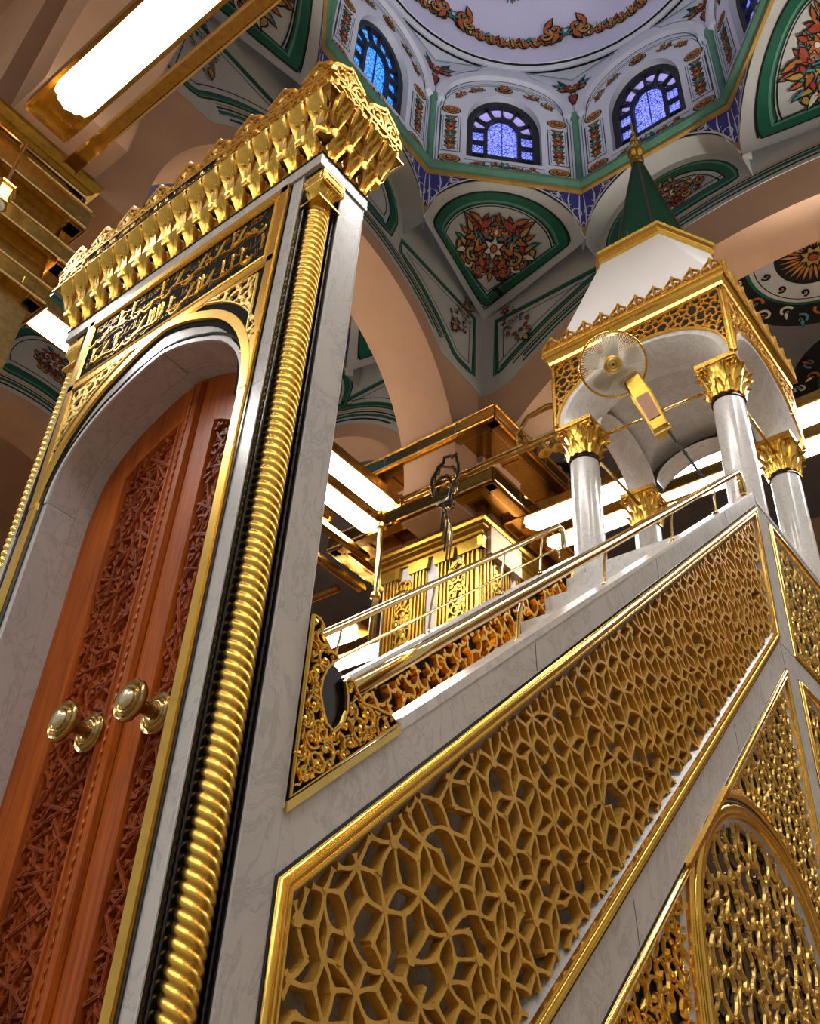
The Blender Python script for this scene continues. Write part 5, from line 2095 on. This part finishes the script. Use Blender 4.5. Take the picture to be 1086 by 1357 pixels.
for a, b, lab in (((.36, .585, .583), (.622, .585, .583), 'slim gilded beam under the paired lamps left of the pier'), ((.36, .603, .560), (.640, .603, .560), 'lower slim gilded beam left of the pier pilasters'), ((.640, .640, .575), (.640, .95, .575), 'slim gilded beam running back behind the pier'), ((.600, .640, .545), (.600, .95, .545), 'second slim gilded beam running back behind the pier')):
    beams(a, b, .007, lab)

def add_dome_light(x, y, z, label):
    # unseen light added to brighten the dome, in a small lamp housing
    p = hv(x, y, z)
    tgt = hv(BX + .04, BY + .04, 1.26)
    d = (tgt - p).normalized()
    f = thing('added_dome_light', p, label, 'added_dome_light', 'unseen lights added to brighten the dome')
    mb = MB()
    mb.lathe([(.0, -.20), (.10, -.19), (.16, -.05), (.18, .0), (.165, .0), (.12, -.08), (.0, -.10)], p, 16, 0, d)
    part('housing', mb, 'gold_dark', f, 40)
    mb = MB()
    mb.tube([p - d * .15, p - d * .15 - Vector((0, 0, .35))], .03, 8)
    part('stem', mb, 'brass', f)
    L = bpy.data.lights.new('added_dome_beam', 'SPOT')
    L.energy = DOME_FILL
    L.color = (1, .97, .94)
    L.spot_size = math.radians(58)
    L.spot_blend = .6
    L.shadow_soft_size = .12
    o = bpy.data.objects.new('bulb', L)
    COL.objects.link(o)
    o.rotation_euler = d.to_track_quat('-Z', 'Y').to_euler()
    o.parent = f
    o.location = d * .06
DOME_FILL = 900.0
add_dome_light(.190, -.010, .625, 'unseen light added to brighten the dome, above the near pier on the open side')
add_dome_light(.640, -.010, .625, 'unseen light added to brighten the dome, beside the wide arch beyond the canopy')
add_dome_light(.190, .230, .655, 'unseen light added to brighten the dome, on the lamp beam in front of it')

# ================================================================ fan on the canopy
def make_fan():
    C = dv(3.36, 1.565, 3.735)
    ax = (-C).normalized()
    up = Vector((0, 0, 1))
    e1 = ax.cross(up).normalized()
    e2 = e1.cross(ax)
    R = .168 * D
    f = thing('wall_fan', dv(3.52, 1.44, 3.40), 'round gold caged fan mounted on the canopy front tie rod', 'fan')
    def ring(r, d, n=48): return [C + ax * d + (e1 * math.cos(2 * PI * i / n) + e2 * math.sin(2 * PI * i / n)) * r for i in range(n)]
    cage = thing_part('guard', f, C)
    mb = MB()
    mb.tube(ring(R, 0, 56), .0065 * D, 8, 0, True, True)
    part('guard_rim', mb, 'gold', cage, True)
    mb = MB()
    n = 110
    for i in range(n):
        a = 2 * PI * i / n
        d = e1 * math.cos(a) + e2 * math.sin(a)
        for sg, dp in ((1, .075), (-1, .075)):
            mb.tube([C + d * R, C + d * R * .72 + ax * dp * .55 * sg * D, C + d * R * .24 + ax * dp * .85 * sg * D], .0019 * D, 4, 0, False)
    for r, d in ((.72, .041), (.48, .054)):
        mb.tube(ring(R * r, d * D, 40), .0010 * D, 3, 0, False, True)
    part('guard_wires', mb, 'wire', cage, True)
    mb = MB()
    mb.lathe([(a * D, b * D) for a, b in ((.046, .052), (.048, .060), (.046, .070), (.038, .074), (.036, .071), (.030, .076), (.020, .077), (.018, .074), (.010, .078), (.0, .078))], C, 32, 0, ax)
    part('hub_badge', mb, 'gold_pale', f, 40)
    mb = MB()
    mb.lathe([(a * D, b * D) for a, b in ((.0, .0795), (.007, .0792), (.009, .077))], C, 12, 0, ax)
    part('hub_eye', mb, 'rubber', f)
    for k in range(5):
        a0 = 2 * PI * k / 5 + .3
        rows = []
        for j in range(7):
            t = j / 6
            r = R * (.22 + .66 * t)
            w = (.75 + .30 * math.sin(PI * t)) * (1 - .25 * t)
            rows.append([C + (e1 * math.cos(a0 + s * w) + e2 * math.sin(a0 + s * w)) * r + ax * (.018 * s) * D for s in (-.5, -.25, 0, .25, .5)])
        mb = MB()
        mb.grid(rows)
        mb.grid([[p - ax * .004 * D for p in r] for r in rows])
        part('blade', mb, 'blade', f, True)
    mb = MB()
    mb.lathe([(a * D, b * D) for a, b in ((.0, -.14), (.040, -.13), (.048, -.08), (.045, -.02), (.036, .0), (.02, .03), (.0, .03))], C, 24, 0, ax)
    part('motor', mb, 'gold', f, 40)
    # bracket housing running down to the tie rod
    a, b = dv(3.46, 1.505, 3.655), dv(3.50, 1.405, 3.300)
    t = (b - a).normalized()
    sd = t.cross(ax).normalized()
    nn = sd.cross(t)
    if nn.dot(ax) < 0: nn = -nn
    def P(u, v, w): return a + t * u + sd * v + nn * w
    L = (b - a).length
    mb = MB()
    prof = [(-.04 * D, .030), (0, .046), (L * .35, .052), (L * .8, .044), (L, .040)]
    rows = []
    for u, w in prof:
        w *= D
        rows.append([P(u, -w, .035 * D), P(u, -w * .8, .045 * D), P(u, w * .8, .045 * D), P(u, w, .035 * D), P(u, w, -.05 * D), P(u, -w, -.05 * D)])
    mb.grid(rows, 0, True)
    mb.add(list(rows[-1]), [tuple(range(6))])
    mb.add(list(rows[0]), [tuple(range(6))])
    part('bracket_housing', mb, 'gold_pier', f)
    mb = MB()
    c = [P(L * .38, -.034 * D, .046 * D), P(L * .38, .034 * D, .046 * D), P(L * .84, .030 * D, .046 * D), P(L * .84, -.030 * D, .046 * D)]
    mb.add(c + [v + nn * .004 * D for v in c], [(4, 5, 6, 7), (0, 1, 5, 4), (1, 2, 6, 5), (2, 3, 7, 6), (3, 0, 4, 7)])
    part('inset_panel', mb, 'amber', f)
    mb = MB()
    mb.tube([P(L * .97, -.045 * D, .0), P(L * .97, .045 * D, .0)], .014 * D, 10)
    mb.tube([P(L * .45, 0, -.04 * D), dv(3.625, 1.44, 3.55)], .012 * D, 8)
    part('clamp', mb, 'brass', f, 40)
M['amber'] = flat('amber_panel', (.30, .10, .012), .35, .4, .2, 5)
make_fan()
# black adjusting rod below the fan
rod = thing('adjusting_rod', dv(3.60, 1.28, 3.02), 'thin black jointed rod hanging from the fan bracket', 'rod')
A, B = dv(3.50, 1.375, 3.285), dv(3.62, 1.285, 3.03)
for i in range(4):
    mb = MB()
    p, q = A + (B - A) * (i / 4), A + (B - A) * ((i + .94) / 4)
    mb.tube([p, q], [.0075 * D * (1 - i * .05)] * 2, 8)
    mb.lathe([(0, -.006 * D), (.011 * D, -.003 * D), (.011 * D, .003 * D), (0, .006 * D)], q, 8, 0, (B - A))
    part('rod_section', mb, 'rubber', rod, 40)

# ================================================================ lamp pole and cables by the gilded pier
def hpole():
    global POLE
    f = POLE = thing('spotlight_pole', hv(.600, .40, .606), 'gilded pole with small spotlights tied to the pier light frame', 'pole')
    z = .607
    mb = MB()
    mb.tube([hv(.594, .515, z), hv(.594, .305, z)], .05, 10)
    part('pole', mb, 'gold_dark', f, True)
    mb = MB()
    mb.tube([hv(.592, .52, z + .0035), hv(.592, .33, z + .0035)], .02, 8)
    part('upper_wire_rail', mb, 'brass', f, True)
    for k, y in enumerate((.368, .352, .338, .322)):
        sp = thing_part('spotlight', f, hv(.594, y, z))
        mb = MB()
        mb.lathe([(0, -.16), (.05, -.15), (.08, -.09), (.11, -.01), (.115, .05), (.09, .05), (.0, .02)], hv(.594, y, z) + Vector((0, 0, .05 if k == 0 else -.22)), 14, 0, (.2, -.3, -1))
        part('spot_body', mb, 'gold', sp, 40)
        mb = MB()
        mb.tube([hv(.594, y, z), hv(.594, y, z) + Vector((0, 0, -.12 if k else .1))], .02, 6)
        part('spot_stem', mb, 'brass', sp)
    # curved arm lamp on top of the pole
    arm = thing_part('curved_arm', f, hv(.594, .375, z))
    mb = MB()
    c0 = hv(.594, .378, z)
    mb.tube([c0, c0 + Vector((0, .05, .35)), c0 + Vector((0, -.15, .62)), c0 + Vector((0, -.55, .66)), c0 + Vector((0, -.85, .52))], [.03, .035, .04, .05, .06], 8)
    part('arm_tube', mb, 'gold_dark', arm, True)
    mb = MB()
    mb.lathe([(.0, -.05), (.08, -.04), (.16, .10), (.17, .16), (.0, .12)], c0 + Vector((0, -.85, .52)), 14, 0, (0, -.7, -.6))
    part('arm_head', mb, 'gold', arm, 40)
hpole()
cb = thing_part('cable_loop', POLE, hv(.58, .455, .595))
rnd = random.Random(4)
for k in range(5):
    c = hv(.582 + .004 * k, .456 + .002 * k, .600)
    P = []
    for i in range(21):
        a = PI * (-.1 + 1.7 * i / 20)
        j = Vector((rnd.uniform(-.04, .04), rnd.uniform(-.05, .05), rnd.uniform(-.05, .05)))
        P.append(c + j + Vector((.10 * math.cos(a), .34 * math.cos(a) * (1 - .12 * k), .46 * math.sin(a + .3 * k) * (1 - .10 * k) - .05 * k)))
    P.append(hv(.600 + .004 * k, .470, .585 - .006 * k))
    P.append(hv(.604 + .003 * k, .474, .560 - .01 * k))
    mb = MB()
    mb.tube(P, .026 - .003 * k, 6)
    part('cable_strand', mb, ('rubber', 'bronze')[k % 2], cb, True)
# upright gilded tubes of the lamp frames
for (x, y, z0, z1, lab) in ((.600, .548, .46, .605, 'upright gilded tube under the end of the paired lamps'),):
    f = thing('upright_tube', hv(x, y, z0), lab, 'tube')
    mb = MB()
    mb.tube([hv(x, y, z0), hv(x, y, z1)], .055, 10)
    part('tube', mb, 'brass_dark', f, True)
    mb = MB()
    for zz in (z0 + .05, z1 - .012):
        mb.lathe([(.055, -.06), (.09, -.03), (.09, .03), (.055, .06)], hv(x, y, zz), 12)
    part('collar', mb, 'gold', f, 40)

# small hexagonal lantern under the gold frames of the gateway pier
LP = hv(.1145, .4360, .488)
lt = thing('hexagonal_lantern', LP, 'small hexagonal gold lantern under the gateway pier frame', 'lantern')
mb = MB()
mb.lathe([(a * .6, b * .6) for a, b in ((.0, .60), (.06, .58), (.20, .46), (.24, .42), (.24, .38), (.19, .36), (.17, .06), (.21, .04), (.21, .0), (.15, .0))], LP, 6)
part('lantern_body', mb, 'gold_cast', lt)
mb = MB()
mb.lathe([(.09, .0), (.08, -.03), (.04, -.05), (.0, -.055)], LP, 12)
part('lantern_glass', mb, 'cream', lt, True)
mb = MB()
mb.tube([LP + Vector((0, 0, .34)), LP + Vector((0, 0, 1.05)), LP + Vector((0, .10, 1.08))], .02, 6)
part('lantern_rod', mb, 'brass', lt)

# ---------------------------------------------------------------- lift everything so that the carpet lies at z = 0
for ob in list(SC.objects):
    if ob.parent is None:
        ob.location.z += EYE
